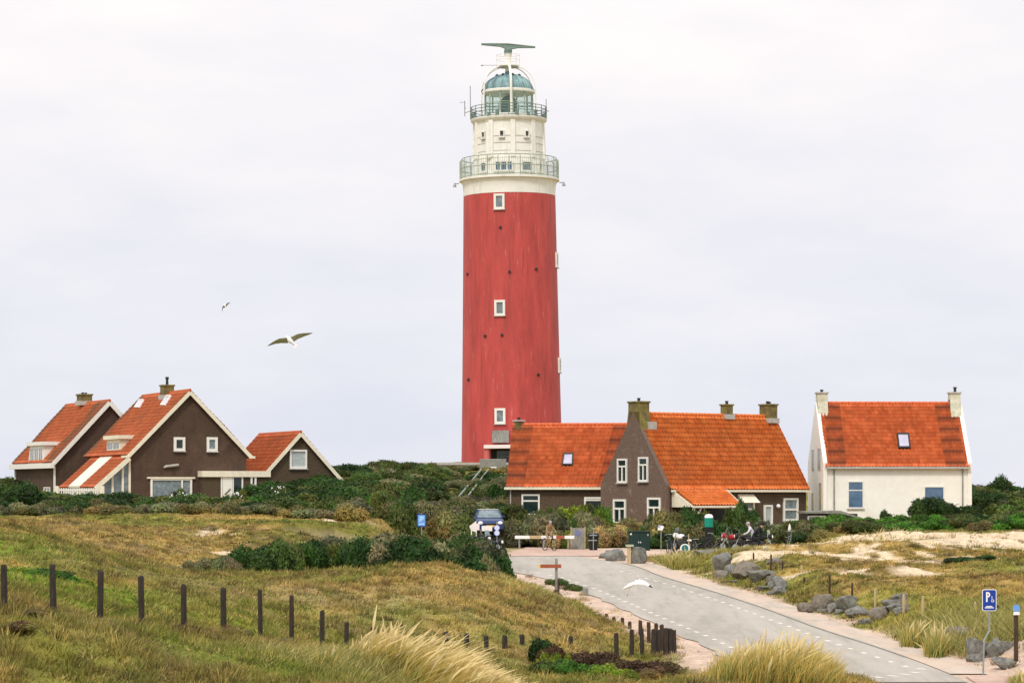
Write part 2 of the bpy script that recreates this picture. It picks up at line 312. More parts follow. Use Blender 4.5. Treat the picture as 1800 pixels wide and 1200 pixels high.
for Yq in (103, 107, 111, 115, 119, 123, 128): pts += [(float(roadL(Yq))-1.2, Yq, float(zroad(Yq))-.30)]+([(float(roadL(Yq))-3.2, Yq, float(zroad(Yq))-.15)] if Yq > 106 else [])
pts = np.array(pts); _c = 4.0
def _K(x, y): return np.sqrt((x[:, None]-pts[None, :, 0])**2+((y[:, None]-pts[None, :, 1])*.6)**2+_c*_c)
_A = _K(pts[:, 0], pts[:, 1]); _n = len(pts)
_Q = np.c_[np.ones(_n), pts[:, 0], pts[:, 1]]
_S = np.block([[_A-np.eye(_n)*.15, _Q], [_Q.T, np.zeros((3, 3))]])
_w = np.linalg.solve(_S, np.r_[pts[:, 2], 0, 0, 0])
def base_h(x, y):
    xs = np.clip(x, -75, 85); ys = np.clip(y, -5, 335); out = np.empty(len(x))
    for i in range(0, len(x), 40000):
        a, b = xs[i:i+40000], ys[i:i+40000]
        out[i:i+40000] = _K(a, b)@_w[:_n]+_w[_n]+_w[_n+1]*a+_w[_n+2]*b
    d = np.maximum(np.abs(x)-75, 0)+np.maximum(y-335, 0)+np.maximum(-5-y, 0)
    return out*np.exp(-(d/250)**2)+(-1.0)*(1-np.exp(-(d/250)**2))
def road_w(x, y):
    L = roadL(y); Rr = roadR(y)
    left = np.where(y < 118, .8, .9); out = np.maximum((L-left-x)*np.where(y < 118, 1.7, 1.0), x-(Rr+1.7)); out = np.where(y > 147, np.maximum(-5.5-x, x-15), out)
    out = np.maximum(out, np.maximum(62-y, y-174))
    return 1-sstep(0, 2.6, out)
MOUNDS = [(1240,995,138,2.2,2.0,.25),(1075,955,166,1.6,2.0,1.0),(1640,945,150,7,1.6,.35),(1500,975,137,5,1.2,.3)]
def detail_h(x, y):
    h = (fbm(x/4.2, y/6.5, 3)-.5)*.85+(fbm(x/1.2, y/1.6, 11)-.5)*.42
    return h
def gzv(x, y):
    x = np.asarray(x, float).ravel(); y = np.asarray(y, float).ravel()
    b = base_h(x, y); rw = road_w(x, y)
    near = sstep(0, .5, 1-rw)
    h = b+detail_h(x, y)*near*(1-sstep(200, 400, y))
    for a, bb, Y, rx, ry, hh in MOUNDS:
        c = P(a, bb, Y); h = h+hh*np.exp(-((x-c.x)/rx)**2-((y-c.y)/ry)**2)*(1-rw)
    return h*(1-rw)+zroad(y)*rw
def gz(x, y): return float(gzv([x], [y])[0])
# masks painted on the ground as what grows or lies there: (px, py, dist, radius x, radius y, kind, strength)
BL = [('sand',380,943,139,1.1,3,.85),('sand',332,1003,109,.8,2.4,1.0),('sand',345,985,116,1.0,2.4,.75),('sand',400,972,125,1.6,2.4,.6),('sand',680,918,162,5,4,1.0),('sand',620,915,164,3,3,.8),('sand',1000,1003,133,2,3,.3),
 ('sand',1640,950,148,8,7,1.5),('sand',1760,965,142,9,7,1.0),('sand',1480,962,143,6,4,1.2),('sand',1420,978,133,6,3,1.1),('sand',1650,975,137,12,4,.62),('sand',1700,990,130,9,4,.5),('sand',1800,1000,126,6,5,.5),('sand',1330,990,130,3,3,.35),
 ('sand',1450,1000,120,6,1.5,.6),('sand',1740,1190,77,4,3,.9),('sand',1650,1140,86,5,1.2,.6),('sand',1560,1110,95,3,1.0,.5),
 ('green',110,1020,70,3.2,8,1.0),('green',60,990,75,2,5,.8),('green',300,1080,68,4.5,5,.75),('green',200,1060,66,3.5,6,.85),('green',420,1090,72,4,5,.5),('green',520,1150,55,5,2,.55),('green',470,1120,58,2.5,3,.6),('green',1010,1185,73,1.6,3,.5),('green',1220,985,140,3,5,.7),
 ('green',1500,1030,104,6,5,.55),('green',1620,1060,98,5,4,.6),('green',1400,1010,118,3,4,.3),('green',1790,1060,95,4,5,.4),('green',620,930,152,6,4,.5),('green',0,960,88,3,8,.5),('green',1740,1180,78,2,1.5,.7),('green',820,860,215,10,26,.45),('green',860,845,232,8,14,.4),('green',680,850,215,9,20,.4),('brown',820,860,215,14,26,.5),('green',820,1085,84,4,3,.35),
 ('brown',230,1100,59,6,2.5,.7),('brown',60,1095,57,4,2,.7),('brown',400,1115,64,4,2,.6),('brown',700,1030,98,14,4,.35),('brown',960,1030,101,2.5,6,.6),('brown',300,930,145,12,6,.4),('brown',1540,1025,112,10,3,.5),('brown',1100,1165,80,3,4,.6),('brown',930,1015,104,2,5,.4),('brown',1450,1000,120,7,.7,.8),
 ('pale',600,1050,86,8,8,.6),('pale',300,950,130,9,12,.45),('pale',450,985,112,4,8,.4),('pale',100,1150,52,3,4,.4),('pale',750,1100,80,8,4,.5)]
def ground_cols(x, y):
    x = np.asarray(x, float); y = np.asarray(y, float)
    n1 = fbm(x/5+2, y/11, 21); n2 = fbm(x/1.3, y/2.6, 31, 3); n3 = fbm(x/.5, y/.9, 41, 2)
    straw = np.array([.37,.25,.075]); olive = np.array([.195,.185,.035]); brown = np.array([.16,.095,.035]); green = np.array([.18,.27,.02]); pale = np.array([.42,.315,.16])
    sand = np.array([.72,.57,.39])
    m = {k: np.zeros_like(x) for k in ('sand','green','brown','pale')}
    for k, px, py, Y, rx, ry, s in BL:
        c = P(px, py, Y); m[k] = np.maximum(m[k], s*np.exp(-((x-c.x)/rx)**2-((y-c.y)/ry)**2))
    for k in m: m[k] = np.clip(m[k]*1.25+(n2-.5)*1.3*(m[k] > .06)-.12, 0, 1) if k != 'sand' else sstep(.36, .58, m[k]+((n2-.5)*1.25+(n3-.5)*.5)*(m[k] > .04))
    c = straw+(olive-straw)*sstep(.42, .60, n1)[:, None]
    c = c+(brown-c)*(sstep(.56, .72, n2)*.6)[:, None]
    n4 = fbm(x/.8+9, y/1.3, 61, 3); n5 = fbm(x/2.6+4, y/4.2, 71, 3)
    c = c*(1-.62*sstep(.54, .68, n4)*(.35+.65*sstep(.4, .6, n5)))[:, None]*(1+.35*sstep(.56, .70, 1-n4))[:, None]
    c = c+(pale-c)*(m['pale']*.6)[:, None]; c = c+(green-c)*(m['green']*.9)[:, None]; c = c+(brown-c)*(m['brown']*.75)[:, None]
    c = c+(sand-c)*m['sand'][:, None]
    rw = road_w(x, y); L = roadL(y); Rr = roadR(y)
    out = np.where(y > 147, np.maximum(-1.0+(y-147)*.10-x, x-11.5+(y-147)*.15), np.maximum(L-np.where(y < 100, 1.45, 1.75)-x, x-(Rr+np.where(y < 86, 3.2, 1.45))))
    e = 1-sstep(-.2, .6, out+(n2-.5)*1.6); e = e*((y > 63)&(y < 176))
    verge = np.array([.64,.48,.37])
    c = c+(verge-c)*e[:, None]
    sd_ = np.maximum(m['sand'], e)
    return c*(.82+.36*n3)[:, None], sd_, m
xs = np.unique(np.r_[-3500, -1500, -700, -400, -250, -160, -110, np.arange(-80, -34, 1.5), np.arange(-34, 36, .36), np.arange(36, 90, 1.5), 110, 160, 250, 400, 700, 1500, 3500])
ys = np.unique(np.r_[-800, -300, -100, -40, np.arange(-10, 40, 2.5), np.arange(40, 180, .4), np.arange(180, 340, 2), 380, 450, 600, 900, 1500, 3000, 6000])
gx, gy = np.meshgrid(xs, ys); GX = gx.ravel(); GY = gy.ravel(); GZ = gzv(GX, GY)
inside = ((GX > roadL(GY)-.3)&(GX < roadR(GY)+1.3)&(GY > 62)&(GY < 147.2))|((GX > -5.5)&(GX < 14)&(GY > 146)&(GY < 174))
GZ = np.where(inside, GZ-.02, GZ)
nx, ny = len(xs), len(ys)
ii = (np.arange(ny-1)[:, None]*nx+np.arange(nx-1)[None, :]).ravel()
gc, _, _ = ground_cols(GX, GY)
gm, gt, gb = new_mat('dune_ground'); gN = gt.nodes.new; gL = gt.links.new
ga = gN('ShaderNodeAttribute'); ga.attribute_name = 'Col'; gtc = gN('ShaderNodeTexCoord')
gn = gN('ShaderNodeTexNoise'); gn.inputs['Scale'].default_value = 3.5; gn.inputs['Detail'].default_value = 8; gn.inputs['Roughness'].default_value = .75; gL(gtc.outputs['Object'], gn.inputs['Vector'])
gr = gN('ShaderNodeMapRange'); gr.inputs[1].default_value = .3; gr.inputs[2].default_value = .7; gr.inputs[3].default_value = .6; gr.inputs[4].default_value = 1.35; gL(gn.outputs[0], gr.inputs[0])
gmu = gN('ShaderNodeMix'); gmu.data_type = 'RGBA'; gmu.blend_type = 'MULTIPLY'; gmu.inputs[0].default_value = 1; gL(ga.outputs[0], gmu.inputs[6]); gL(gr.outputs[0], gmu.inputs[7])
gL(gmu.outputs[2], gb.inputs['Base Color']); gb.inputs['Roughness'].default_value = .95; gb.inputs['Specular IOR Level'].default_value = .1
gbu = gN('ShaderNodeBump'); gbu.inputs['Strength'].default_value = .8; gbu.inputs['Distance'].default_value = .12; gL(gn.outputs[0], gbu.inputs['Height']); gL(gbu.outputs[0], gb.inputs['Normal'])
g = np_mesh('ground', np.c_[GX, GY, GZ], np.c_[ii, ii+1, ii+nx+1, ii+nx], gm, gc, smooth=True); tag(g, kind='structure')
# ------------------------------------------------------------------ road, plaza, markings
asph = mk('worn_asphalt', (.375,.34,.29), .9, .08, 2.2, .15, stretch=(1,.25,1), stain=(.45,.41,.35), stain_scale=.8, stain_lo=.42, stain_hi=.62, stain_stretch=(1,.10,1), run=(.27,.25,.215), run_lo=.54, run_hi=.78, run_scale=1.1, run_stretch=(1.3,.09,1))
asph_side = mk('sandy_shoulder_paving', (.47,.40,.33), .95, .16, 1.6, .1, stretch=(1,.3,1), stain=(.60,.46,.35), stain_scale=.7, stain_lo=.4, stain_hi=.65)
brickp = mk('red_brick_paving', (.48,.32,.25), .9, .14, 4, .1, stain=(.60,.45,.36), stain_scale=.6, stain_lo=.45, stain_hi=.7)
def strip(name, m, yy, fl, fr, dz, n=6):
    V = []; Fs = []
    for i, y in enumerate(yy):
        a, b = float(fl(y)), float(fr(y))
        for k in range(n+1): x = a+(b-a)*k/n; V.append((x, y, float(zroad(y))+dz))
    for i in range(len(yy)-1):
        for k in range(n): o = i*(n+1)+k; Fs.append((o, o+1, o+n+2, o+n+1))
    o = np_mesh(name, np.array(V), np.array(Fs), m, smooth=True); return tag(o, kind='structure')
wob = lambda y, s: (float(vnoise([y*.8], [s], 5)[0])-.5)*.25
yy = list(np.arange(78.6, 147.3, .6))
strip('road', asph, yy, lambda y: roadL(y)+wob(y, 1), lambda y: roadR(y), .006, 10)
strip('pavement', asph_side, [y for y in yy if 80.4 < y < 141], lambda y: roadR(y)+.02, lambda y: roadR(y)+1.25+wob(y, 7)*1.6, .016, 3)
strip('brick_square', brickp, list(np.arange(147.32, 172, .8)), lambda y: np.interp(y, [147, 156, 172], [-.3, .2, 1.2])+wob(y, 3)*2, lambda y: np.interp(y, [147, 152, 172], [6.5, 5.2, 3.0])+wob(y, 4)*2, .006)
strip('brick_paving', brickp, list(np.arange(62.5, 80.0, .8))+[80.39], lambda y: 12.9+wob(y, 5), lambda y: 26, .009)
kb = MB()
for i in range(len(yy)-1):
    if 86 < yy[i] < 139:
        a = float(roadR(yy[i])); b = float(roadR(yy[i+1])); z0 = float(zroad(yy[i])); z1 = float(zroad(yy[i+1]))
        kb.prism([(a-.05, yy[i], z0-.05), (a+.019, yy[i], z0-.05), (a+.019, yy[i], z0+.03), (a-.05, yy[i], z0+.03)], (b-a, yy[i+1]-yy[i]-.01, z1-z0))
tag(kb.build('kerb', mk('dark_kerb', (.25,.24,.21), .9, .12, 5)), kind='structure')
mk_ = MB(); dots = []
DLY = [80, 84, 93.6, 102.6, 110.5, 119.7, 128.8, 133.9, 138]; DLX = [7.9, 7.5, 6.62, 5.5, 4.62, 3.54, 2.11, .48, -1.8]
DRY = [82, 85.1, 89.8, 93.6, 108.6, 119.7, 134.4]; DRX = [11.75, 11.3, 10.65, 10.2, 8.58, 7.23, 4.9]
for YA, XA, y0, y1 in ((DLY, DLX, 84, 137), (DRY, DRX, 83.4, 134)):
    y = y0
    while y < y1:
        dots.append((float(np.interp(y, YA, XA)), y, float(np.interp(y+.6, YA, XA)-np.interp(y, YA, XA))/.6)); y += 1.55 if y < 115 else 1.9
for k in range(7):
    t = k/6; dots.append((11.9-2.6*t+.15*math.sin(t*PI), 82.6-3.3*t**.6, -.5))
for x, y, sl_ in dots:
    j = [random.uniform(-.02, .02) for _ in range(4)]
    q = [(-.075+j[0], -.22), (.075+j[1], -.22), (.075+j[2], .22), (-.075+j[3], .22)]
    q = [(x+a+b*sl_, y+b) for a, b in q]
    mk_.add([(a, b, float(zroad(b))+.011) for a, b in q], [(0, 1, 2, 3)])
tag(mk_.build('road_markings', mk('worn_white_road_paint', (.74,.70,.62), .8, .12, 9), fixn=False), kind='structure')
# ------------------------------------------------------------------ building helpers
class Frame:           # a house's own axes: origin, rotation about z
    def __init__(s, O, ang): s.O = Vector(O); s.ang = ang; s.R = Matrix.Rotation(ang, 3, 'Z'); s.Ri = s.R.inverted()
    def hit(s, px, py, p0, n):      # where the sight line through a photo pixel meets a plane of the house
        d = s.Ri@Vector(((px-900)/F, 1, (HY-py)/F)); e = s.Ri@(Vector((0, 0, EYE))-s.O)
        n = Vector(n); t = (Vector(p0)-e).dot(n)/d.dot(n); return e+d*t
    def zat(s, x, y, py): Yw = (s.O+s.R@Vector((x, y, 0))).y; return EYE+(HY-py)*Yw/F-s.O.z
def window(parent, p, ax, nrm, w, h, pane, vb=(), hb=(), fw=.075, name='window', sill=True, fm=None, d=.07, part_top=None):
    p = Vector(p); ax = Vector(ax); nr = Vector(nrm); up = nr.cross(ax)*-1
    if up.z < 0: up = -up
    def rect(mb, a0, a1, b0, b1, d0, d1):
        vs = [p+ax*a+up*b+nr*dd for dd in (d0, d1) for a, b in ((a0, b0), (a1, b0), (a1, b1), (a0, b1))]
        mb.add(vs, [(0,1,2,3),(7,6,5,4),(0,4,5,1),(1,5,6,2),(2,6,7,3),(3,7,4,0)])
    fr = MB(); rect(fr, 0, fw, 0, h, -.03, d); rect(fr, w-fw, w, 0, h, -.03, d)
    rect(fr, fw, w-fw, 0, fw, -.03, d-.003); rect(fr, fw, w-fw, h-fw, h, -.03, d-.003)
    for v in vb: rect(fr, w*v[0]-fw*.4, w*v[0]+fw*.4, fw+(v[1]*h if len(v) > 1 else 0), (v[2]*h if len(v) > 2 else h-fw), -.02, d-.012)
    for b in hb: rect(fr, fw, w-fw, h*b-fw*.45, h*b+fw*.45, -.02, d-.008)
    o = fr.build(name, fm or M['white'], parent)
    pm = MB(); rect(pm, fw*.5, w-fw*.5, fw*.5, h-fw*.5, -.02, .018); pm.build('pane', pane, o)
    if sill:
        sm = MB(); rect(sm, -.05, w+.05, -.07, -.004, -.02, d+.06); sm.build('sill', M['lead'], o)
    return o
def winpx(parent, fr, p0, ax, nrm, r, pane, **k):
    a = fr.hit(r[0], r[3], p0, nrm); b = fr.hit(r[2], r[3], p0, nrm); c = fr.hit(r[0], r[1], p0, nrm)
    ax = Vector(ax); w = (b-a).dot(ax); h = c.z-a.z
    return window(parent, a, ax, nrm, w, h, pane, **k)
def tiles(parent, E0, E1, R0, R1, mat, cw=.24, rh=.33, wear=None, name='tiled_roof', thick=.10):
    E0, E1, R0, R1 = map(Vector, (E0, E1, R0, R1)); W = (E1-E0).length; H = ((R0+R1)/2-(E0+E1)/2).length
    nrm = (E1-E0).cross(R0-E0).normalized()
    if nrm.z < 0: nrm = -nrm
    nc = max(2, round(W/cw)); nr = max(2, round(H/rh)); sub = 5
    U = np.linspace(0, 1, nc*sub+1); vs = []; V = []; uv = []; wr = []
    lift = []; vv = []
    for k in range(nr): vv += [k/nr, (k+1)/nr-1e-5]; lift += [.035, .0]
    vv = np.array(vv); lift = np.array(lift)
    uu, v2 = np.meshgrid(U, vv); lf = np.repeat(lift[:, None], len(U), 1)
    ph = uu*nc*2*PI; prof = .038*np.sin(ph)+.010*np.sin(2*ph)
    jit = (hash2(np.floor(uu*nc).astype(int), np.floor(v2*nr+1e-3).astype(int), 5)-.5)*.010
    sag = (vnoise(uu*W/2.3+E0.x, v2*H/2.0+E0.y, 8)-.5)*.07*np.sin(np.clip(v2, 0, 1)*PI)
    off = lf+prof+jit+.02+sag
    P0 = np.array(E0)[None, None]*(1-uu)[..., None]*(1-v2)[..., None]+np.array(E1)*uu[..., None]*(1-v2)[..., None]+np.array(R0)*(1-uu)[..., None]*v2[..., None]+np.array(R1)*uu[..., None]*v2[..., None]
    P0 = P0+np.array(nrm)*off[..., None]; V = P0.reshape(-1, 3); nn = len(U); m = len(vv)
    ii = (np.arange(m-1)[:, None]*nn+np.arange(nn-1)[None]).ravel(); Fc = np.c_[ii, ii+1, ii+nn+1, ii+nn]
    wv = np.zeros(uu.shape)
    if wear: wv = wear(uu*nc, v2*nr, nc, nr)
    col = np.repeat(wv.reshape(-1, 1), 3, 1)
    # slab beneath
    b = len(V); q = [E0, E1, R1, R0]; lo = [p-nrm*thick for p in q]; V = np.vstack([V, [tuple(p) for p in q+lo]])
    Fs = np.vstack([Fc, [[b+4, b+7, b+6, b+5], [b, b+4, b+5, b+1], [b+1, b+5, b+6, b+2], [b+2, b+6, b+7, b+3], [b+3, b+7, b+4, b]]])
    col = np.vstack([col, np.zeros((8, 3))])
    o = np_mesh(name, V, Fs, mat, col, parent)
    ul = o.data.uv_layers.new(name='UVMap'); li = np.empty(len(o.data.loops), np.int32); o.data.loops.foreach_get('vertex_index', li)
    uvv = np.vstack([np.c_[(uu*nc+1e-3).ravel(), (v2*nr).ravel()], np.zeros((8, 2))])
    ul.data.foreach_set('uv', uvv[li].ravel().astype(np.float32))
    return o
def wear_edges(left=0, right=0, amt=.75, lad=True, seed=0):
    def f(u, v, nc, nr):
        m = ((u < left)|(u > nc-right)).astype(float)
        h = hash2(np.floor(u).astype(int), np.floor(v+1e-3).astype(int), seed)
        return m*amt*(.45+.55*h)
    return f
def wear_noise(amt=.6, lo=.6, hi=.75, su=.15, sv=.35, seed=9):
    def f(u, v, nc, nr): return amt*sstep(lo, hi, fbm(u*su, v*sv, seed))
    return f
def wear_add(*fs):
    return lambda u, v, nc, nr: np.clip(sum(f(u, v, nc, nr) for f in fs), 0, 1)
def walls(parent, T, W, L, he, hr, mat, z0=-1.2, inset=0, name='wall'):
    poly = [T(0, 0, z0), T(W, 0, z0), T(W, 0, he), T(W/2, 0, hr), T(0, 0, he)]
    e = Vector(T(0, L, 0))-Vector(T(0, 0, 0)); return MB().prism(poly, e).build(name, mat, parent)
def ridge_caps(parent, a, b, mat, r=.10):
    a = Vector(a); b = Vector(b); n = max(2, int((b-a).length/.38)); mb = MB(); 
    for k in range(n):
        p = a.lerp(b, k/n); q = a.lerp(b, (k+.96)/n); mb.tube([p, q], [r, r*.88], 8)
    mb.v = mb.v; o = mb.build('ridge_tiles', mat, parent); me = o.data
    ul = me.uv_layers.new(name='UVMap'); ul.data.foreach_set('uv', np.random.default_rng(3).random(len(me.loops)*2).astype(np.float32)*9)
    return o
def chimney(parent, c, sx, sy, z0, z1, mat=None, pots=((0, 0, .3),), cap=.06, flash=True, taper=0):
    x, y = c; mb = MB(); mb.box(x-sx/2, x+sx/2, y-sy/2, y+sy/2, z0, z1)
    if taper: mb.prism([(x-sx/2, y-sy/2-taper, z0-.3), (x-sx/2, y+sy/2+taper, z0-.3), (x-sx/2, y+sy/2-.003, z0+.9), (x-sx/2, y-sy/2+.003, z0+.9)], (sx-.004, 0, 0))
    o = mb.build('chimney', mat or M['chim'], parent, bevel=.02)
    MB().box(x-sx/2-cap, x+sx/2+cap, y-sy/2-cap, y+sy/2+cap, z1+.001, z1+.11).build('chimney_cap', M['lead'] if mat else M['chim'], o, bevel=.015)
    for px_, py_, h in pots: MB().lathe([(.10, 0), (.09, h*.7), (.12, h*.72), (.12, h)], 12, (x+px_, y+py_, z1+.10)).build('chimney_pot', M['dark'], o, smooth=True)
    if flash: MB().box(x-sx/2-.10, x+sx/2+.10, y-sy/2-.10, y+sy/2+.10, z0+.02, z0+.34).build('flashing', M['lead'], o)
    return o
def board(parent, p, q, w=.22, t=.05, mat=None, name='bargeboard', up=(0,0,1)):
    return MB().bar(p, q, t, w, up).build(name, mat or M['cream'], parent)
def skylight(parent, fr, p0, n, r, pane=None, fm=None, proud=.17):
    n = Vector(n).normalized(); pts_ = [fr.hit(x, y, p0, n) for x, y in r]    # four corners: bl, br, tr, tl
    c = sum(pts_, Vector())/4; mb = MB(); inn = [c+(q-c)*.80 for q in pts_]
    mb.add([q+n*proud for q in pts_]+[q+n*proud for q in inn]+[q-n*.05 for q in pts_]+[q-n*.02 for q in inn],
           [(0,1,5,4),(1,2,6,5),(2,3,7,6),(3,0,4,7),(0,8,9,1),(1,9,10,2),(2,10,11,3),(3,11,8,0),(4,5,13,12),(5,6,14,13),(6,7,15,14),(7,4,12,15)])
    o = mb.build('skylight', fm or M['dark'], parent)
    MB().add([c+(q-c)*.82+n*(proud-.03) for q in pts_]+[c+(q-c)*.82-n*.02 for q in pts_], [(0,1,2,3),(7,6,5,4),(0,4,5,1),(1,5,6,2),(2,6,7,3),(3,7,4,0)]).build('pane', pane or M['skylight'], o)
    return o
Tg = lambda u, v, z: (u, v, z)      # ridge runs away from the viewer
Tr = lambda u, v, z: (v, u, z)      # ridge runs along the front
X, Y_, Z = Vector((1,0,0)), Vector((0,1,0)), Vector((0,0,1))
def dormer(parent, fr, sl_p0, sl_n, xf, y0, y1, z0, z1, mats, nwin, pane, slope_x, fas=.26):
    """flat-roofed dormer on a slope that faces -x; slope_x(z) is where the slope is at height z"""
    xb = slope_x(z1)+.1
    d = MB().prism([(xf, y0, z0), (xf, y0, z1), (xb, y0, z1), (slope_x(z0)+.05, y0, z0)], (0, y1-y0, 0)).build('dormer', mats, parent)
    MB().box(xf-.22, xb+.15, y0-.2, y1+.2, z1+.003, z1+fas).build('dormer_roof', mats, d)
    MB().box(xf-.08, xf+.1, y0-.1, y1+.1, z0-.16, z0-.003).build('dormer_sill', mats, d)
    ww = (y1-y0-.2)/nwin
    for k in range(nwin): window(d, (xf-.012, y1-.1-ww*k-.04, z0+.14), (0,-1,0), (-1,0,0), ww-.08, z1-z0-.3, pane, fw=.07, sill=False, d=.04, vb=((.5,),), fm=mats)
    return d
# ------------------------------------------------------------------ brown house nearest on the left, with its side porch and small gabled annexe
fB = Frame(P(230, 885, 188), R(22)); hB = thing('brick_house', 'big brown brick house with glazed lean-to, flat white-edged porch and small gabled annexe', 'house', fB.O, fB.ang)
W = fB.hit(433, 793, (0,0,0), Y_).x; he = fB.hit(230, 793, (0,0,0), Y_).z; ap = fB.hit(335, 686, (0,0,0), Y_); hr = ap.z-.1; L = 12.0; LB = 10.4
hr = he+(ap.z-he); xa = W/2
walls(hB, Tg, W, L, he-.12, hr-.15, M['brick'])
oh = .28; sl = (hr-he)/(W/2); e = .22
tiles(hB, (-e, L+oh, he-e*sl), (-e, -oh, he-e*sl), (xa, L+oh, hr), (xa, -oh, hr), M['tileL'], wear=wear_add(wear_edges(4, 0, .8), wear_noise(.35)))
tiles(hB, (W+e, -oh, he-e*sl), (W+e, L+oh, he-e*sl), (xa, -oh, hr), (xa, L+oh, hr), M['tileL'])
ridge_caps(hB, (xa, -oh, hr+.02), (xa, L+oh, hr+.02), M['tileL'])
board(hB, (-e-.05, -oh-.03, he-e*sl-.14), (xa, -oh-.03, hr-.14), .24); board(hB, (W+e+.05, -oh-.033, he-e*sl-.14), (xa, -oh-.033, hr-.14), .24)
MB().box(-e-.32, -e+.02, -oh-.1, .5, he-e*sl-.2, he-e*sl-.05).build('gutter_end', M['cream'], hB); MB().box(W+e-.02, W+e+.3, -oh-.1, L, he-e*sl-.2, he-e*sl-.05).build('gutter', M['cream'], hB)
# lean-to continuing the left slope
cl = fB.hit(168, 856, (0,0,0), Y_); xl, zl = cl.x, cl.z; zt = he-.35; xt = -.12
for nm, m_, y0, y1 in (('tiled_roof', M['tileL'], -oh*.8, .42*LB), ('roof_panel', M['whitepanel'], .42*LB+.01, .74*LB-.01), ('tiled_roof', M['tileL'], .74*LB, LB)):
    if nm == 'tiled_roof': tiles(hB, (xl, y1, zl), (xl, y0, zl), (xt, y1, zt), (xt, y0, zt), m_, name=nm)
    else: MB().prism([(xl, y0, zl), (xt, y0, zt), (xt, y0, zt+.12), (xl, y0, zl+.12)], (0, y1-y0, 0)).build(nm, m_, hB)
board(hB, (xl-.1, -oh-.06, zl-.1), (xt-.05, -oh-.06, zt-.1), .30)
xw = xl+.25; sl2 = (zt-zl)/(xt-xl)
gl = MB().prism([(xw, .1, -1), (-.02, .1, -1), (-.02, .1, zt-.15), (xw, .1, zl+.25*sl2-.15)], (0, .06, 0)).build('lean_to_glazing', M['pane_grey'], hB)
fm = MB()
for px_ in (173, 198, 216, 228):
    x = fB.hit(px_, 860, (0,0,0), Y_).x; fm.box(x-.07, x+.07, 0, .098, -1, zt+(x-xt)*sl2-.15)
fm.build('lean_to_frame', M['cream'], hB)
MB().box(xw, xw+.15, .2, LB-.1, -1, zl-.05).build('lean_to_wall', M['cream'], hB)
dB = dormer(hB, fB, None, None, .05, 3.0, 6.7, he+.0, fB.zat(0, 5, 772), M['cream'], 2, M['pane_grey'], lambda z: (z-he)/sl)
n_l = Vector((-sl, 0, 1)).normalized()
skylight(hB, fB, (0, 0, he), n_l, [(238,718),(247,718),(255,704),(247,704)], M['skylight'], M['white'])
skylight(hB, fB, (0, 0, he), n_l, [(284,714),(292,714),(303,697),(295,697)], M['skylight'], M['white'])
chimney(hB, (xa-.1, 5.2), .75, .9, fB.zat(xa, 5.2, 703), fB.zat(xa, 5.2, 679), pots=((0,0,.55),))
winpx(hB, fB, (0,0,0), X, -Y_, (305,768,325,792), M['pane_dark'], fw=.17, d=.12); winpx(hB, fB, (0,0,0), X, -Y_, (363,768,382,793), M['pane_grey'], fw=.17, d=.12)
winpx(hB, fB, (0,0,0), X, -Y_, (264,840,337,882), M['pane_grey'], vb=((.76,),), hb=(), fw=.13, d=.12)
MB().box(*[v for v in (fB.hit(258,840,(0,0,0),Y_).x, fB.hit(342,840,(0,0,0),Y_).x)], -.16, 0, fB.hit(300,841,(0,0,0),Y_).z, fB.hit(300,838,(0,0,0),Y_).z).build('lintel', M['cream'], hB)
p = fB.hit(300, 820, (0,0,0), Y_); MB().tube([(p.x-.5, -.1, p.z-.05), (p.x-.35, -.12, p.z+.02), (p.x+.5, -.12, p.z+.12)], [.05, .09, .09], 8).build('wall_ornament', M['lead'], hB)
# porch link
xp0 = fB.hit(357, 830, (0,-.9,0), Y_).x; xp1 = fB.hit(472, 830, (0,-.9,0), Y_).x; zp = fB.hit(400, 830, (0,-.9,0), Y_).z
MB().box(xp0, xp1, -.9, 4, -1.2, zp-.3).build('porch_wall', M['brick_olive'], hB)
MB().box(xp0-.12, xp1+.1, -1.08, 4.1, zp-.295, zp+.1).build('porch_fascia', M['cream'], hB)
dr = winpx(hB, fB, (0,-.9,0), X, -Y_, (388,836,427,884), M['pane_dark'], vb=((.55,),), fw=.1, name='door', sill=False)
a_ = fB.hit(390, 882, (0,-.9,0), Y_); b_ = fB.hit(408, 838, (0,-.9,0), Y_); MB().box(a_.x+.05, b_.x, -.96, -.91, a_.z, b_.z).build('door_panel', M['white'], dr)
a_ = fB.hit(402, 862, (0,-.97,0), Y_); MB().bar(a_-Vector((.28,.02,.25)), a_+Vector((.12,-.02,.13)), .05, .05).build('door_handle', M['dark'], dr)
winpx(hB, fB, (0,-.9,0), X, -Y_, (440,836,450,853), M['pane_dark'], fw=.12, d=.12)
p = fB.hit(404, 831.5, (0,-.9,0), Y_); MB().ball((p.x, -1.0, p.z), .09).build('wall_lamp', M['signwhite'], hB, smooth=True)
# annexe C
C0 = fB.hit(473, 822, (0,1.6,0), Y_); Ca = fB.hit(527, 759, (0,1.6,0), Y_); hw = 2.75; cx = Ca.x; hrC = Ca.z; heC = hrC-hw*1.10; LC = 9.5; y0 = 1.6
MB().prism([(cx-hw, y0, -1.2), (cx+hw, y0, -1.2), (cx+hw, y0, heC-.1), (cx, y0, hrC-.12), (cx-hw, y0, heC-.1)], (0, LC, 0)).build('annexe_wall', M['brick_olive'], hB)
tiles(hB, (cx-hw-.2, y0+LC, heC-.22), (cx-hw-.2, y0-.25, heC-.22), (cx, y0+LC, hrC), (cx, y0-.25, hrC), M['tileL'], name='annexe_roof', wear=wear_noise(.25))
tiles(hB, (cx+hw+.2, y0-.25, heC-.22), (cx+hw+.2, y0+LC, heC-.22), (cx, y0-.25, hrC), (cx, y0+LC, hrC), M['tileL'], name='annexe_roof')
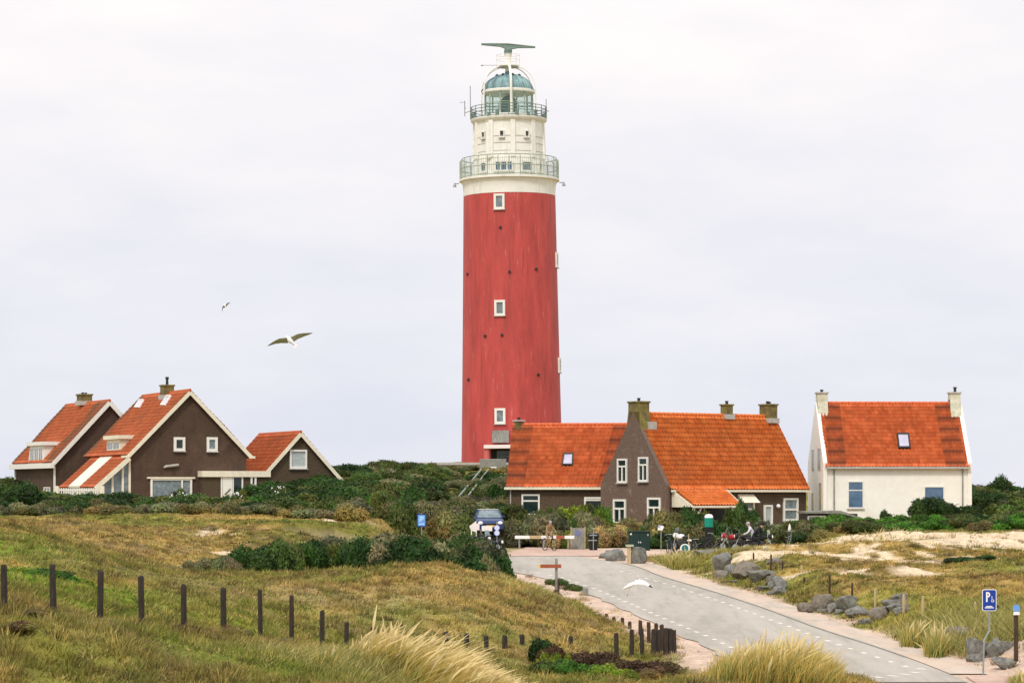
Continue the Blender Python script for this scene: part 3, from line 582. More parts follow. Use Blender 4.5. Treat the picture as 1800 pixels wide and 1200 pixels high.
ridge_caps(hB, (cx, y0-.25, hrC+.02), (cx, y0+LC, hrC+.02), M['tileL'])
board(hB, (cx-hw-.25, y0-.29, heC-.37), (cx, y0-.29, hrC-.13), .24); board(hB, (cx+hw+.25, y0-.293, heC-.37), (cx, y0-.293, hrC-.13), .24)
winpx(hB, fB, (0,1.6,0), X, -Y_, (509,790,539,823), M['pane_lace'], fw=.12, vb=(), d=.12)
MB().box(cx+1.9, cx+2.5, 6.2, 7.2, heC+.6, heC+1.55).build('vent_box', M['cream'], hB)
# ------------------------------------------------------------------ brown house at the far left
fA = Frame(P(98, 878, 200), R(23.5)); hA = thing('brick_house', 'brown brick house at the far left with orange roof and white three-light dormer', 'house', fA.O, fA.ang)
he = fA.hit(98, 806, (0,0,0), Y_).z; ap = fA.hit(191, 704, (0,0,0), Y_); xa = ap.x; hr = ap.z; W = xa*2; L = 11.7; sl = (hr-he)/xa
walls(hA, Tg, W, L, he-.12, hr-.15, M['brick'])
def wA(u, v, nc, nr):       # the strip along the front gable and the far edge are darker, patchy tiles
    h = hash2(np.floor(u/2).astype(int), np.floor(v/2+1e-3).astype(int), 4); return ((u > nc-9-3*h).astype(float)*(.35+.65*h)+(u < 4)*.8)*.95
tiles(hA, (-e, L+oh, he-e*sl), (-e, -oh, he-e*sl), (xa, L+oh, hr), (xa, -oh, hr), M['tileL'], wear=wA)
tiles(hA, (W+e, -oh, he-e*sl), (W+e, L+oh, he-e*sl), (xa, -oh, hr), (xa, L+oh, hr), M['tileL'])
ridge_caps(hA, (xa, -oh, hr+.02), (xa, L+oh, hr+.02), M['tileL'])
board(hA, (-e-.05, -oh-.03, he-e*sl-.14), (xa, -oh-.03, hr-.14), .28, mat=M['white']); board(hA, (W+e+.05, -oh-.033, he-e*sl-.14), (xa, -oh-.033, hr-.14), .28, mat=M['white'])
MB().box(-e-.25, -e+.02, -oh-.1, L+oh, he-e*sl-.42, he-e*sl-.06).build('gutter', M['white'], hA)
MB().box(-.13, -.02, -.03, .14, -1, he-.5).build('downpipe', M['white'], hA); MB().box(-.13, -.02, L-.16, L+.02, -1, he-.5).build('downpipe', M['white'], hA)
dormer(hA, fA, None, None, -.08, 3.1, 7.1, he-.30, he+1.0, M['white'], 3, M['pane_grey'], lambda z: (z-he)/sl)
chimney(hA, (xa-.1, 6.2), .9, 1.0, fA.zat(xa, 6.2, 713), fA.zat(xa, 6.2, 695), pots=((-.2,-.25,.12),(.15,.2,.12)))
window(hA, (-.01, 3.2, -.2), (0,-1,0), (-1,0,0), 1.7, 1.1, M['pane_lace'], vb=((.5,),))
# ------------------------------------------------------------------ middle house: oblique main part and wing
fM = Frame(P(1171, 918, 178), R(37)); hM = thing('brick_house', 'long brown brick house with bright orange roof, steep grey gable and mossy chimneys', 'house', fM.O, fM.ang)
Wd = fM.hit(1060, 845, (0,0,0), X).y; L = fM.hit(1417, 852, (0,0,0), Y_).x; he = fM.zat(0, 0, 850); hr = fM.zat(0, Wd/2, 727); sl = (hr-he)/(Wd/2)
walls(hM, Tr, Wd, L, he-.12, hr-.15, M['brick_mid'])
gp = MB().prism([(-.10, -.12, -1.2), (-.10, Wd+.12, -1.2), (-.10, Wd+.12, he-.05), (-.10, Wd/2, hr+.10), (-.10, -.12, he-.05)], (.28, 0, 0)).build('gable_wall', M['brick_grey'], hM)
e = .25
tiles(hM, (.18, -e, he-e*sl), (L+.1, -e, he-e*sl), (.18, Wd/2, hr), (L+.1, Wd/2, hr), M['tileM'], cw=.26, rh=.36, wear=wear_noise(.25))
tiles(hM, (L+.1, Wd+e, he-e*sl), (.18, Wd+e, he-e*sl), (L+.1, Wd/2, hr), (.18, Wd/2, hr), M['tileM'])
ridge_caps(hM, (.5, Wd/2, hr+.03), (L+.1, Wd/2, hr+.03), M['tileM'], .12)
MB().box(.2, L+.12, -e-.12, -e+.02, he-e*sl-.16, he-e*sl-.02).build('gutter', M['cream'], hM)
chimney(hM, (.38, Wd/2), .8, 1.15, hr-.75, fM.zat(.3, Wd/2, 708), pots=((0,0,.22),), taper=.22, flash=False)
MB().box(.5, 1.2, Wd/2-.8, Wd/2+.2, hr-1.0, hr-.5).build('flashing', M['lead'], hM)
xm = next(x/10 for x in range(10, 200) if (lambda q: 900+q.x/q.y*F)(fM.O+fM.R@Vector((x/10, Wd/2, 0))) > 1277)
chimney(hM, (xm, Wd/2), .55, .62, hr-.25, fM.zat(xm, Wd/2, 713), pots=((0,0,.22),))
chimney(hM, (L-.45, Wd/2), .7, 1.0, hr-.45, fM.zat(L, Wd/2, 713), pots=((-.1,-.2,.15),(.1,.2,.2)))
for r_ in ((1086,806,1103,848), (1123,803,1140,846)): winpx(hM, fM, (-.10,0,0), -Y_, -X, r_, M['pane_dark'], vb=((.5, 0, .66),), hb=(.68,), fw=.11, d=.09)
for r_ in ((1079,877,1101,920), (1139,874,1162,920)): winpx(hM, fM, (-.10,0,0), -Y_, -X, r_, M['pane_dark'], vb=((.5, 0, .6),), hb=(.62,), fw=.13, d=.09)
for r_, hb_ in (((1298,874,1325,925), (.6,)), ((1376,875,1402,915), (.5,))): winpx(hM, fM, (0,0,0), X, -Y_, r_, M['pane_grey'], hb=hb_, fw=.13, d=.1)
winpx(hM, fM, (0,0,0), X, -Y_, (1342,887,1357,922), M['pane_lace'], fw=.12, d=.1)
a_ = fM.hit(1296, 876, (0,0,0), Y_); b_ = fM.hit(1324, 868, (0,0,0), Y_); MB().prism([(a_.x, -.02, a_.z-.1), (a_.x, -.7, a_.z-.25), (a_.x, -.02, b_.z)], (b_.x-a_.x, 0, 0)).build('awning', M['cream'], hM)
p = fM.hit(1366, 889, (0,0,0), Y_); MB().ball((p.x, -.12, p.z), .14).build('wall_lamp', M['signwhite'], hM, smooth=True)
# lean-to veranda
a0 = fM.hit(1180, 858, (0,0,0), Y_); a1 = fM.hit(1268, 858, (0,0,0), Y_); zv = a0.z; dv = 2.1; zd = zv-1.05
tiles(hM, (a0.x+.1, -dv, zd), (a1.x-.2, -dv, zd), (a0.x+.1, -.1, zv), (a1.x+.1, -.1, zv), M['tileM'], name='veranda_roof')
MB().prism([(a0.x, -.05, zv-.1), (a0.x, -dv-.1, zd-.12), (a0.x, -.05, zd-.12)], (.09, 0, 0)).build('veranda_gable', M['cream'], hM)
board(hM, (a1.x-.12, -dv, zd-.02), (a1.x+.18, -.05, zv-.02), .16, name='veranda_bargeboard'); MB().box(a0.x, a1.x-.2, -dv-.08, -dv+.06, zd-.16, zd-.03).build('veranda_beam', M['cream'], hM)
for x in (a0.x+.1, a1.x-.35):
    pv = MB().box(x-.06, x+.06, -dv, -dv+.12, -1, zd-.17); sg = 1 if x < 2 else -1
    pv.bar((x, -dv+.06, zd-1.0), (x+sg*.6, -dv+.06, zd-.2), .08, .08); pv.build('veranda_post', M['cream'], hM)
MB().box(a0.x+.3, a1.x+.4, -.07, -.01, -.9, zd-.3).build('veranda_shade_panel', M['black'], hM)  # black panel painting the shade under the veranda roof
# wing
fW = Frame(P(893, 905, 187), R(-8)); 
# the wing's pieces are built in the house's own axes so that every part hangs directly under the house
Mw = (Matrix.Translation(fM.O)@Matrix.Rotation(fM.ang, 4, 'Z')).inverted()@(Matrix.Translation(fW.O)@Matrix.Rotation(fW.ang, 4, 'Z'))
def wp(v): return Mw@Vector(v)
class WMB(MB):
    def build(s, *a, **k): s.v = [tuple(wp(v)) for v in s.v]; return MB.build(s, *a, **k)
Lw = fW.hit(1108, 745, (0,3.1,0), Y_).x; hw_ = 3.1; hew = fW.zat(0, 0, 848); hrw = fW.zat(0, hw_, 747); slw = (hrw-hew)/hw_; Lw0 = fW.hit(1075, 850, (0,0,0), Y_).x
WMB().prism([(0,0,-1.5),(0,2*hw_,-1.5),(0,2*hw_,hew-.1),(0,hw_,hrw-.14),(0,0,hew-.1)], (Lw0, 0, 0)).build('wing_wall', M['brick_mid'], hM)
tiles(hM, wp((-.12,-.25,hew-.25*slw)), wp((Lw0,-.25,hew-.25*slw)), wp((-.12,hw_,hrw)), wp((Lw,hw_,hrw)), M['tileW'], cw=.25, rh=.34, name='wing_roof', wear=wear_add(lambda u, v, nc, nr: ((u < 5)|(u > nc-4))*(.25+.6*((np.floor(v+1e-3) % 3) == 0)), wear_noise(.3)))
tiles(hM, wp((Lw0,2*hw_+.25,hew-.25*slw)), wp((-.12,2*hw_+.25,hew-.25*slw)), wp((Lw,hw_,hrw)), wp((-.12,hw_,hrw)), M['tileW'], name='wing_roof')
ridge_caps(hM, wp((-.12,hw_,hrw+.03)), wp((Lw,hw_,hrw+.03)), M['tileW'], .12)
WMB().box(-.2, Lw0-.1, -.40, -.26, hew-.25*slw-.14, hew-.25*slw+.02).build('wing_gutter', M['cream'], hM)
WMB().box(.14, .22, -.1, -.02, -1.2, hew-.4).build('downpipe', M['lead'], hM)
def wingwin(r_, pane, **k):
    a = fW.hit(r_[0], r_[3], (0,0,0), Y_); b = fW.hit(r_[2], r_[1], (0,0,0), Y_)
    rot = Mw.to_3x3(); return window(hM, wp((a.x, 0, a.z)), rot@X, rot@(-Y_), b.x-a.x, b.z-a.z, pane, **k)
wingwin((917,868,949,905), M['pane_dark'], hb=(.68,), fw=.11, d=.09); wingwin((1027,873,1062,900), M['pane_dark'], hb=(.8,), fw=.12, d=.09)
class _f:  # skylight on the wing slope, corners given in the house's axes
    def hit(s, x, y, p0, n): return wp(fW.hit(x, y, (0,0,hew), Vector((0,-slw,1)).normalized()))
skylight(hM, _f(), None, Mw.to_3x3()@Vector((0,-slw,1)), [(988,819),(1007,819),(1008,798),(991,798)])
cwx = fW.hit(912, 750, (0,hw_,0), Y_).x; cc = wp((cwx, hw_, 0)); chimney(hM, (cc.x, cc.y), .5, .5, hrw-.5, fW.zat(cwx, hw_, 741)+(fW.O.z-fM.O.z), M['chim'], pots=((0,0,.2),))
for px_ in (937, 990, 1040):
    a = fW.hit(px_, 860, (0,0,0), Y_); WMB().box(a.x-.03, a.x+.03, -.04, 0, a.z-.3, a.z+.35).build('wall_anchor', M['dark'], hM)
# ------------------------------------------------------------------ white house
fH = Frame(P(1450, 915, 184), R(2.5)); hH = thing('white_house', 'white rendered house with orange tiled roof and chimneys on both gable ends, at the right', 'house', fH.O, fH.ang)
L = fH.hit(1704, 812, (0,0,0), Y_).x; Wd = 6.6; he = fH.zat(0, 0, 813); hr = fH.zat(0, Wd/2, 709); sl = (hr-he)/(Wd/2)
walls(hH, Tr, Wd, L, he-.12, hr-.15, M['render_w'])
for x in (-.12, L-.12): MB().prism([(x, -.10, -1.2), (x, Wd+.10, -1.2), (x, Wd+.10, he+.02), (x, Wd/2, hr+.10), (x, -.10, he+.02)], (.26, 0, 0)).build('gable_wall', M['render_w'], hH)
lad = lambda u, v, nc, nr: (((u > 1)&(u < 6))|((u < nc-1)&(u > nc-7)))*(.25+.75*((np.floor(v+1e-3) % 3) == 1))*.9
tiles(hH, (.02, -.22, he-.22*sl), (L+.0, -.22, he-.22*sl), (.14, Wd/2, hr), (L-.12, Wd/2, hr), M['tileW'], cw=.23, rh=.32, wear=wear_add(lad, wear_noise(.2)))
tiles(hH, (L-.12, Wd+.22, he-.22*sl), (.14, Wd+.22, he-.22*sl), (L-.12, Wd/2, hr), (.14, Wd/2, hr), M['tileW'])
ridge_caps(hH, (.5, Wd/2, hr+.03), (L-.4, Wd/2, hr+.03), M['tileW'], .12)
MB().box(.05, L, -.36, -.24, he-.22*sl-.13, he-.22*sl+.01).build('gutter', M['lead'], hH)
for px_ in (1466, 1692):
    a = fH.hit(px_, 850, (0,0,0), Y_); MB().box(a.x-.035, a.x+.035, -.09, -.01, -1, he-.3).build('downpipe', M['wood_grey'], hH)
chimney(hH, (.30, Wd/2), .68, .8, hr-.75, fH.zat(0, Wd/2, 692), M['chim_w'], pots=((0,0,.18),), taper=.4, flash=False)
chimney(hH, (L-.33, Wd/2), .68, .8, hr-.6, fH.zat(L, Wd/2, 692), M['chim_w'], pots=((.05,0,.35),), taper=.4, flash=False)
winpx(hH, fH, (0,0,0), X, -Y_, (1490,845,1518,893), M['pane_blue'], hb=(.66,), fw=.07, d=.05); winpx(hH, fH, (0,0,0), X, -Y_, (1624,854,1660,897), M['pane_blue'], fw=.07, d=.05)
for r_ in ((1427.5,790,1431,826), (1438,788,1443,825), (1427.5,866,1430.5,900), (1440,848,1444.5,900)): winpx(hH, fH, (-.12,0,0), -Y_, -X, r_, M['pane_grey'], fw=.05, d=.04, sill=False, fm=M['lead'])
nH = Vector((0,-sl,1)).normalized(); skylight(hH, fH, (0,0,he), nH, [(1579,789),(1600,789),(1597,763),(1576,763)], M['skylight'])
# ------------------------------------------------------------------ shed between the two houses
fS = Frame(P(1420, 932, 176), R(3)); sh = thing('garden_shed', 'low dark shed with white glazed front between the brown and the white house', 'shed', fS.O, fS.ang)
x1 = fS.hit(1471, 925, (0,0,0), Y_).x; x2 = fS.hit(1508, 925, (0,0,0), Y_).x; zt = fS.hit(1440, 902, (0,0,0), Y_).z
MB().box(.0, x2, .12, 3.0, -.6, zt-.02).build('shed_shade_wall', M['black'], sh)  # solid black body, its right side painting the shade of an open bay
MB().prism([(-.15, -.2, zt), (x1+.2, -.2, zt), (x2+.5, -.2, zt-.42), (x2+.4, -.2, zt-.32), (x1+.2, -.2, zt+.18), (-.15, -.2, zt+.12)], (0, 3.4, 0)).build('shed_roof', M['wood_grey'], sh)
for a, b in ((0, x1*.62), (x1*.66, x1)): window(sh, (a, .12, -.55), X, -Y_, b-a, zt+.42, M['pane_grey'], fw=.09, sill=False, hb=(.5,) if a else ())
# ------------------------------------------------------------------ lighthouse
LY0 = 254; s = LY0/F; OL = P(900, 815, LY0); lh = thing('lighthouse', 'tall round red lighthouse with white top, copper dome and radar scanner', 'lighthouse', OL); lh.rotation_euler = (0, -R(.55), 0)
zz = lambda py: (815-py)*s
def sm(prof, name, m, parent=lh, n=64, **k): return MB().lathe([(r*s, zz(y)) for r, y in prof], n, **k).build(name, m, parent, smooth=True)
prof = [(89.5, 822)]+[(89-8.2*((815-y)/470)**.85, y) for y in range(815, 342, -20)]+[(80.6, 345)]
tw = sm(prof, 'red_tower', M['red'])
sm([(81.0,346),(81.2,336),(82,326),(84.5,321),(88,319.5),(88,316),(86,315.4),(60,315.2)], 'white_collar', M['twhite'])
sm([(66,315.1),(64,300),(63,284),(63.8,283.5),(63.8,282),(61.8,281.5),(60.5,219),(65,216),(67,213.5),(67,210.5),(40,210.3)], 'watch_room', M['twhite'], n=48)
ribs = MB()
for k in range(10):
    t = 2*PI*k/10+.11; r = 62.3*s; ribs.bar((r*math.sin(t), -r*math.cos(t), zz(282)), (r*.972*math.sin(t), -r*.972*math.cos(t), zz(217)), .42, .28, (math.sin(t), -math.cos(t), 0))
ribs.build('pilasters', M['twhite'], lh)
bands = MB()
for y in (272, 258, 246): bands.lathe([(61.9*s, zz(y)), (62.0*s, zz(y-.5)), (61.9*s, zz(y-1))], 48, cap=False)
bands.build('joint_lines', M['lead'], lh, smooth=True)
def rwin(name, dx, y0, y1, wpx, r, m_pane, fw=.14, parent=lh, fm=None, extra=()):
    th = math.asin(max(-.99, min(.99, dx/r))); ax = Vector((math.cos(th), math.sin(th), 0)); nr = Vector((math.sin(th), -math.cos(th), 0))
    p_ = nr*(r*s-.01)-ax*(wpx*s/2)+Z*zz(y1)
    return window(parent, p_, ax, nr, wpx*s, (y1-y0)*s, m_pane, fw=fw, fm=fm, name=name, d=.12, sill=True, **dict(extra))
for y, cxp in ((362, 878), (546, 879), (733, 879.5)):
    tilt = (815-y)/470*4.5; rr = 89-8.2*((815-y)/470)**.85
    o = rwin('window', cxp-900+tilt, y-13.5, y+13.5, 19, rr, M['pane_grey'], fw=.20)
for y in (459, 643):
    rr = 89-8.2*((815-y)/470)**.85; rwin('window', rr*.985, y-13, y+13, 19, rr, M['pane_grey'], fw=.2)
for dx in (-44, -12, 31): rwin('small_window', dx, 236, 249, 9.5, 61.5, M['pane_dark'], fw=.09, fm=M['twhite'])
for dx, wd in ((-44, 16), (-9, 34), (31, 24), (54, 13)): rwin('watch_room_window', dx, 289, 309, wd, 65.6, M['pane_grey'] if wd < 30 else M['pane_blue'], fw=.16, extra=dict(vb=((.33,),(.66,))) if wd > 30 else {}, fm=M['twhite'])
sv = MB()
for y, dx in ((237-10, -34), (262, -34)): th = math.asin(dx/61); sv.box(61*s*math.sin(th)-.1, 61*s*math.sin(th)+.1, -61*s*math.cos(th)-.25, -61*s*math.cos(th), zz(y)-.18, zz(y)+.18)
sv.build('service_hatches', M['dark'], lh)
MB().tube([(61*s*math.sin(-.62), -61.6*s*math.cos(-.62)-.15, zz(284)), (60*s*math.sin(-.62), -60*s*math.cos(-.62)-.15, zz(222))], .28, 8).build('cable_duct', M['twhite'], lh)
def railing(name, r, y0, y1, npost, mat, mids=(), rr=.035, n=64, curve=0):
    mb = MB(); z0, z1 = zz(y0), zz(y1)
    for k in range(npost):
        t = 2*PI*k/npost; c_, s_ = math.cos(t), math.sin(t)
        mb.tube([(r*s*s_, -r*s*c_, z0), (r*s*s_, -r*s*c_, z1-curve), ((r*s-curve)*s_, -(r*s-curve)*c_, z1)], rr, 5)
    for zr in [z1]+[z0+(z1-z0)*m for m in mids]:
        q = r*s-(curve if zr == z1 else 0)
        mb.tube([(q*math.sin(2*PI*k/n), -q*math.cos(2*PI*k/n), zr) for k in range(n+1)], rr, 5, cap=False)
    return mb.build(name, mat, lh)
railing('gallery_railing', 86.5, 316, 280, 28, M['trail'], (.06,.5), .045, curve=.18)
mesh_ = MB()
for k in range(140): t = 2*PI*k/140; mesh_.tube([(86.3*s*math.sin(t), -86.3*s*math.cos(t), zz(315)), (86.3*s*math.sin(t), -86.3*s*math.cos(t), zz(284))], .012, 4, cap=False)
mesh_.build('railing_bars', M['trail'], lh)
railing('lantern_gallery_railing', 66.5, 211, 190, 24, M['grn'], (.08,.5,.75), .035)
# clutter of lamps and boxes on the lantern gallery
for k in range(18):
    t = random.uniform(0, 2*PI); r = 64*s; z0 = zz(211); hgt = random.uniform(.25, .6); x, y = r*math.cos(t), r*math.sin(t)
    MB().box(x-.15, x+.15, y-.15, y+.15, z0, z0+hgt).build('equipment_box', M['grn'], lh, bevel=.02)
sm([(45,211),(45,204),(43.5,203.5),(20,203.4)], 'lantern_base', M['twhite'])
lf = MB(); nl = 12
for k in range(nl):
    t = 2*PI*(k+.35)/nl; lf.tube([(43*s*math.cos(t), 43*s*math.sin(t), zz(204)), (43*s*math.cos(t), 43*s*math.sin(t), zz(164))], .07, 6)
lf.lathe([(43*s-.06, zz(184)), (43*s+.05, zz(184)), (43*s+.05, zz(183)), (43*s-.06, zz(183)), (43*s-.06, zz(184))], nl*2, cap=False)
lan = lf.build('lantern_frame', M['trail'], lh)
MB().lathe([(42.2*s, zz(204)), (42.2*s, zz(164))], 48, cap=False).build('lantern_glass', tg, lan, smooth=True, fixn=False)
ln = MB(); ln.lathe([(11*s, zz(205)), (15*s, zz(200)), (15.5*s, zz(188)), (15*s, zz(182)), (13.5*s, zz(176)), (9*s, zz(170.5)), (2*s, zz(168))], 24)
for y in range(172, 204, 3): ln.lathe([(15.4*s*min(1, math.sin(max(.5, (y-166)/16))), zz(y)), (16.2*s*min(1, math.sin(max(.5, (y-166)/16))), zz(y-.8)), (15.4*s*min(1, math.sin(max(.5, (y-166)/16))), zz(y-1.6))], 24, cap=False)
ln.build('fresnel_lens', M['lens'], lan, smooth=True)
sm([(14,184),(16,183.6),(16,181.6),(14,181.2)], 'lens_ring', M['trail'], lan, 24)
sm([(44,166),(47,164.5),(47,161),(44.5,160),(42,159.8)], 'dome_rim', M['twhite'])
dm = [(43.5*math.cos(a), 160.5-29*math.sin(a)) for a in np.linspace(0, 1.44, 12)]+[(6,130),(6,126.5),(3,125),(1,122)]
dome = sm(dm, 'copper_dome', M['copper'], n=48)
dr = MB()
for k in range(16):
    t = 2*PI*k/16+.1; dr.tube([(r*s*math.cos(t)*1.008, r*s*math.sin(t)*1.008, zz(y)+.01) for r, y in dm[:12]], .06, 5)
dr.build('dome_ribs', M['copper'], dome)
cv = MB()
for k in range(8): t = 2*PI*k/8+.35; cv.ball((21*s*math.cos(t), 21*s*math.sin(t), zz(134.5)), .16, n=8, m=6)
for dx in (-44, 42): cv.ball((dx*s, -.2, zz(161)), .2, n=8, m=6)
cv.build('dome_vents', M['dark'], dome, smooth=True)
arc = MB()
for k in range(6):
    t = 2*PI*k/6-PI/2+.09; pth = []
    for a in np.linspace(0, PI/2*.86, 12): pth.append((52*s*math.cos(a)**.8, zz(160-43*math.sin(a))))
    pth = [(53*s, zz(210)), (52.6*s, zz(185))]+pth
    arc.tube([(r*math.cos(t), r*math.sin(t), z) for r, z in pth], .12 if k == 0 else .065, 6)
arc.build('radar_arches', M['twhite'], lh)
pf = MB().lathe([(20*s, zz(118.5)), (21*s, zz(117.5)), (21*s, zz(116)), (6*s, zz(115.5))], 20).tube([(0,0,zz(130)), (0,0,zz(97))], .28, 10)
for k in range(8):
    t = 2*PI*k/8; pf.tube([(20*s*math.cos(t), 20*s*math.sin(t), zz(116)), (20*s*math.cos(t), 20*s*math.sin(t), zz(97))], .022, 4)
pf.tube([(20*s*math.cos(2*PI*k/24), 20*s*math.sin(2*PI*k/24), zz(97)) for k in range(25)], .02, 4, cap=False).tube([(20*s*math.cos(2*PI*k/24), 20*s*math.sin(2*PI*k/24), zz(106)) for k in range(25)], .02, 4, cap=False)
pf.build('radar_platform', M['twhite'], lh)
sm([(4,104),(6.5,98),(7,96)], 'radar_pedestal', M['twhite'], n=16); sm([(6,96),(7,94),(7,88),(5,86.5),(3,84)], 'radar_motor', M['grn'], n=16)
rs = MB().prism([(-47*s,-.14,zz(79)),(-47*s,-.14,zz(76.2)),(0,-.2,zz(77)),(48*s,-.14,zz(82.4)),(48*s,-.14,zz(85)),(18*s,-.16,zz(85)),(5*s,-.2,zz(87.5)),(-3*s,-.2,zz(87)),(-14*s,-.16,zz(82.5))], (0,.32,0)).build('radar_scanner', M['grn'], lh, bevel=.03)
an = MB()
for x, y0, y1 in ((-67,211,152),(-77,205,178),(66,211,176),(-76,192,190)): an.tube([(x*s,-.4,zz(y0)),(x*s,-.4,zz(y1))], .035, 5)
an.tube([(-77*s,-.4,zz(180)),(-86*s,-.4,zz(181))], .02, 4).tube([(-67*s,-.4,zz(196)),(-77*s,-.4,zz(199))], .03, 4).tube([(66*s,-.4,zz(196)),(71*s,-.4,zz(198))], .03, 4)
an.tube([(-46*s,-.4,zz(116)),(-20*s,-.4,zz(116))], .02, 4).box(-48*s, -44*s, -.5, -.3, zz(116.8), zz(115.6))
an.build('antennas', M['wood_grey'], lh)
for sg in (-1, 1):
    MB().tube([(sg*88*s,0,zz(322)),(sg*95*s,0,zz(322))], .04, 5).lathe([(.16, -.3), (.12, -.1), (.03, .1)], 10, (sg*96*s, 0, zz(322))).build('floodlight', M['metal'], lh)
hl = MB()
for x, y in ((-74,484),(-15,593),(45,479),(-74,668),(47,662),(-16,407),(-1,484),(-44,594)):
    rr = 89-8.2*((815-y)/470)**.85; th = math.asin(x/rr); c_ = Vector((math.sin(th), -math.cos(th), 0))*(rr*s-.1)
    hl.tube([(c_.x, c_.y, zz(y)), (c_.x*1.05, c_.y*1.05, zz(y))], .13, 8)
hl.build('drain_spouts', M['dark'], lh)
# entrance porch
MB().box(-48*s, 30*s, -7.4, -3.6, zz(789.5), zz(783.5)).build('porch_canopy', M['pinkwhite'], lh)
MB().box(-34*s, -5*s, -4.95, -4.2, zz(779), zz(758)).build('sign_panel', M['wood_grey'], lh)
MB().lathe([(.26, zz(820)), (.26, zz(789.6))], 14, (-43*s, -7.0, 0)).build('porch_pillar', mk('pink_red_paint', (.58,.14,.13), .6, .08, 4), lh, smooth=True)
MB().lathe([(.26, zz(820)), (.26, zz(789.6))], 14, (24*s, -7.0, 0)).build('porch_pillar', M['red'], lh, smooth=True)
MB().box(-36*s, 28*s, -4.72, -4.35, zz(820), zz(789.7)).build('porch_shade_block', M['black'], lh)  # black block set against the tower, painting the shade of a recess
window(lh, (-26*s, -4.74, zz(815)), X, -Y_, 24*s, 22*s, M['pane_dark'], vb=((.5,),), hb=(.55,), fw=.08, sill=False, fm=M['grn'], name='entrance_door')
# ------------------------------------------------------------------ platform wall and stairs by the lighthouse
def at(px, Y, dz=0): x = (px-900)*Y/F; return Vector((x, Y, gz(x, Y)+dz))
def zpx(py, Y): return EYE+(HY-py)*Y/F
a = P(716, 835, 244); b = P(893, 835, 244)
pw = thing('platform_wall', 'long grey wooden platform wall at the foot of the lighthouse', 'wall', a)
Lp = b.x-a.x; top = zpx(817, 244)-a.z
MB().box(0, Lp, 0, .2, -2.5, top).build('boards', M['wood_grey'], pw); MB().box(-.1, Lp+.1, -.25, .35, top+.002, top+.22).build('top_beam', mk('pale_grey_beam', (.42,.40,.37), .9, .12, 5), pw)
pm_ = MB()
for k in range(9): pm_.box(Lp*k/8-.1, Lp*k/8+.1, -.14, -.003, -2.5, top)
pm_.build('wall_posts', M['wood_grey'], pw)
cb = P(858, 838, 236); cbt = thing('concrete_block', 'grey concrete block with a small white sign below the lighthouse door', 'wall', cb)
MB().box(-.7, 1.5, 0, 1, -1.5, 1.5).build('block', M['wood_grey'], cbt, bevel=.04); MB().box(.1, .7, -.03, -.003, .5, .85).build('sign_plate', M['signwhite'], cbt)
def hitY(px, py, Ya=80.0, Yb=250.0):      # distance at which the sight line meets the ground
    Y = Ya
    while Y < Yb and gz((px-900)*Y/F, Y) < zpx(py, Y): Y += .5
    return Y
sa = P(806, 889, hitY(806, 889, 180)); sb_ = P(846, 840, min(238, hitY(846, 840, 200)))
st = thing('wooden_stairs', 'dark wooden staircase with two pale handrails climbing the green bank to the lighthouse', 'stairs', sa)
t0 = Vector((0,0,.25)); t1 = sb_-sa+Vector((0,0,.35)); dd = Vector((.55, 0, 0))
for k, off in enumerate((-.0, .65)):
    o_ = Vector((off*.9, 0, 0)); MB().bar(t0+o_+Z*.35, t1+o_+Z*.35, .09, .12).build('handrail', mk('silvered_rail%d' % k if 0 else 'silvered_rail', (.26,.29,.24), .8, .1, 5), st)
    MB().bar(t0+o_-Z*.5, t1+o_-Z*.5, .08, .3).build('stringer', M['black'], st)
    q = MB()
    for j in range(7): c = t0.lerp(t1, j/6)+o_; q.box(c.x-.04, c.x+.04, c.y-.04, c.y+.04, c.z-.7, c.z+.35)
    q.build('balusters', M['wood'], st)
q = MB()
for j in range(16): c = t0.lerp(t1, j/15)-Z*.5; q.box(c.x-.05, c.x+.95, c.y-.2, c.y+.15, c.z-.03, c.z+.03)
q.build('treads', M['wood'], st)
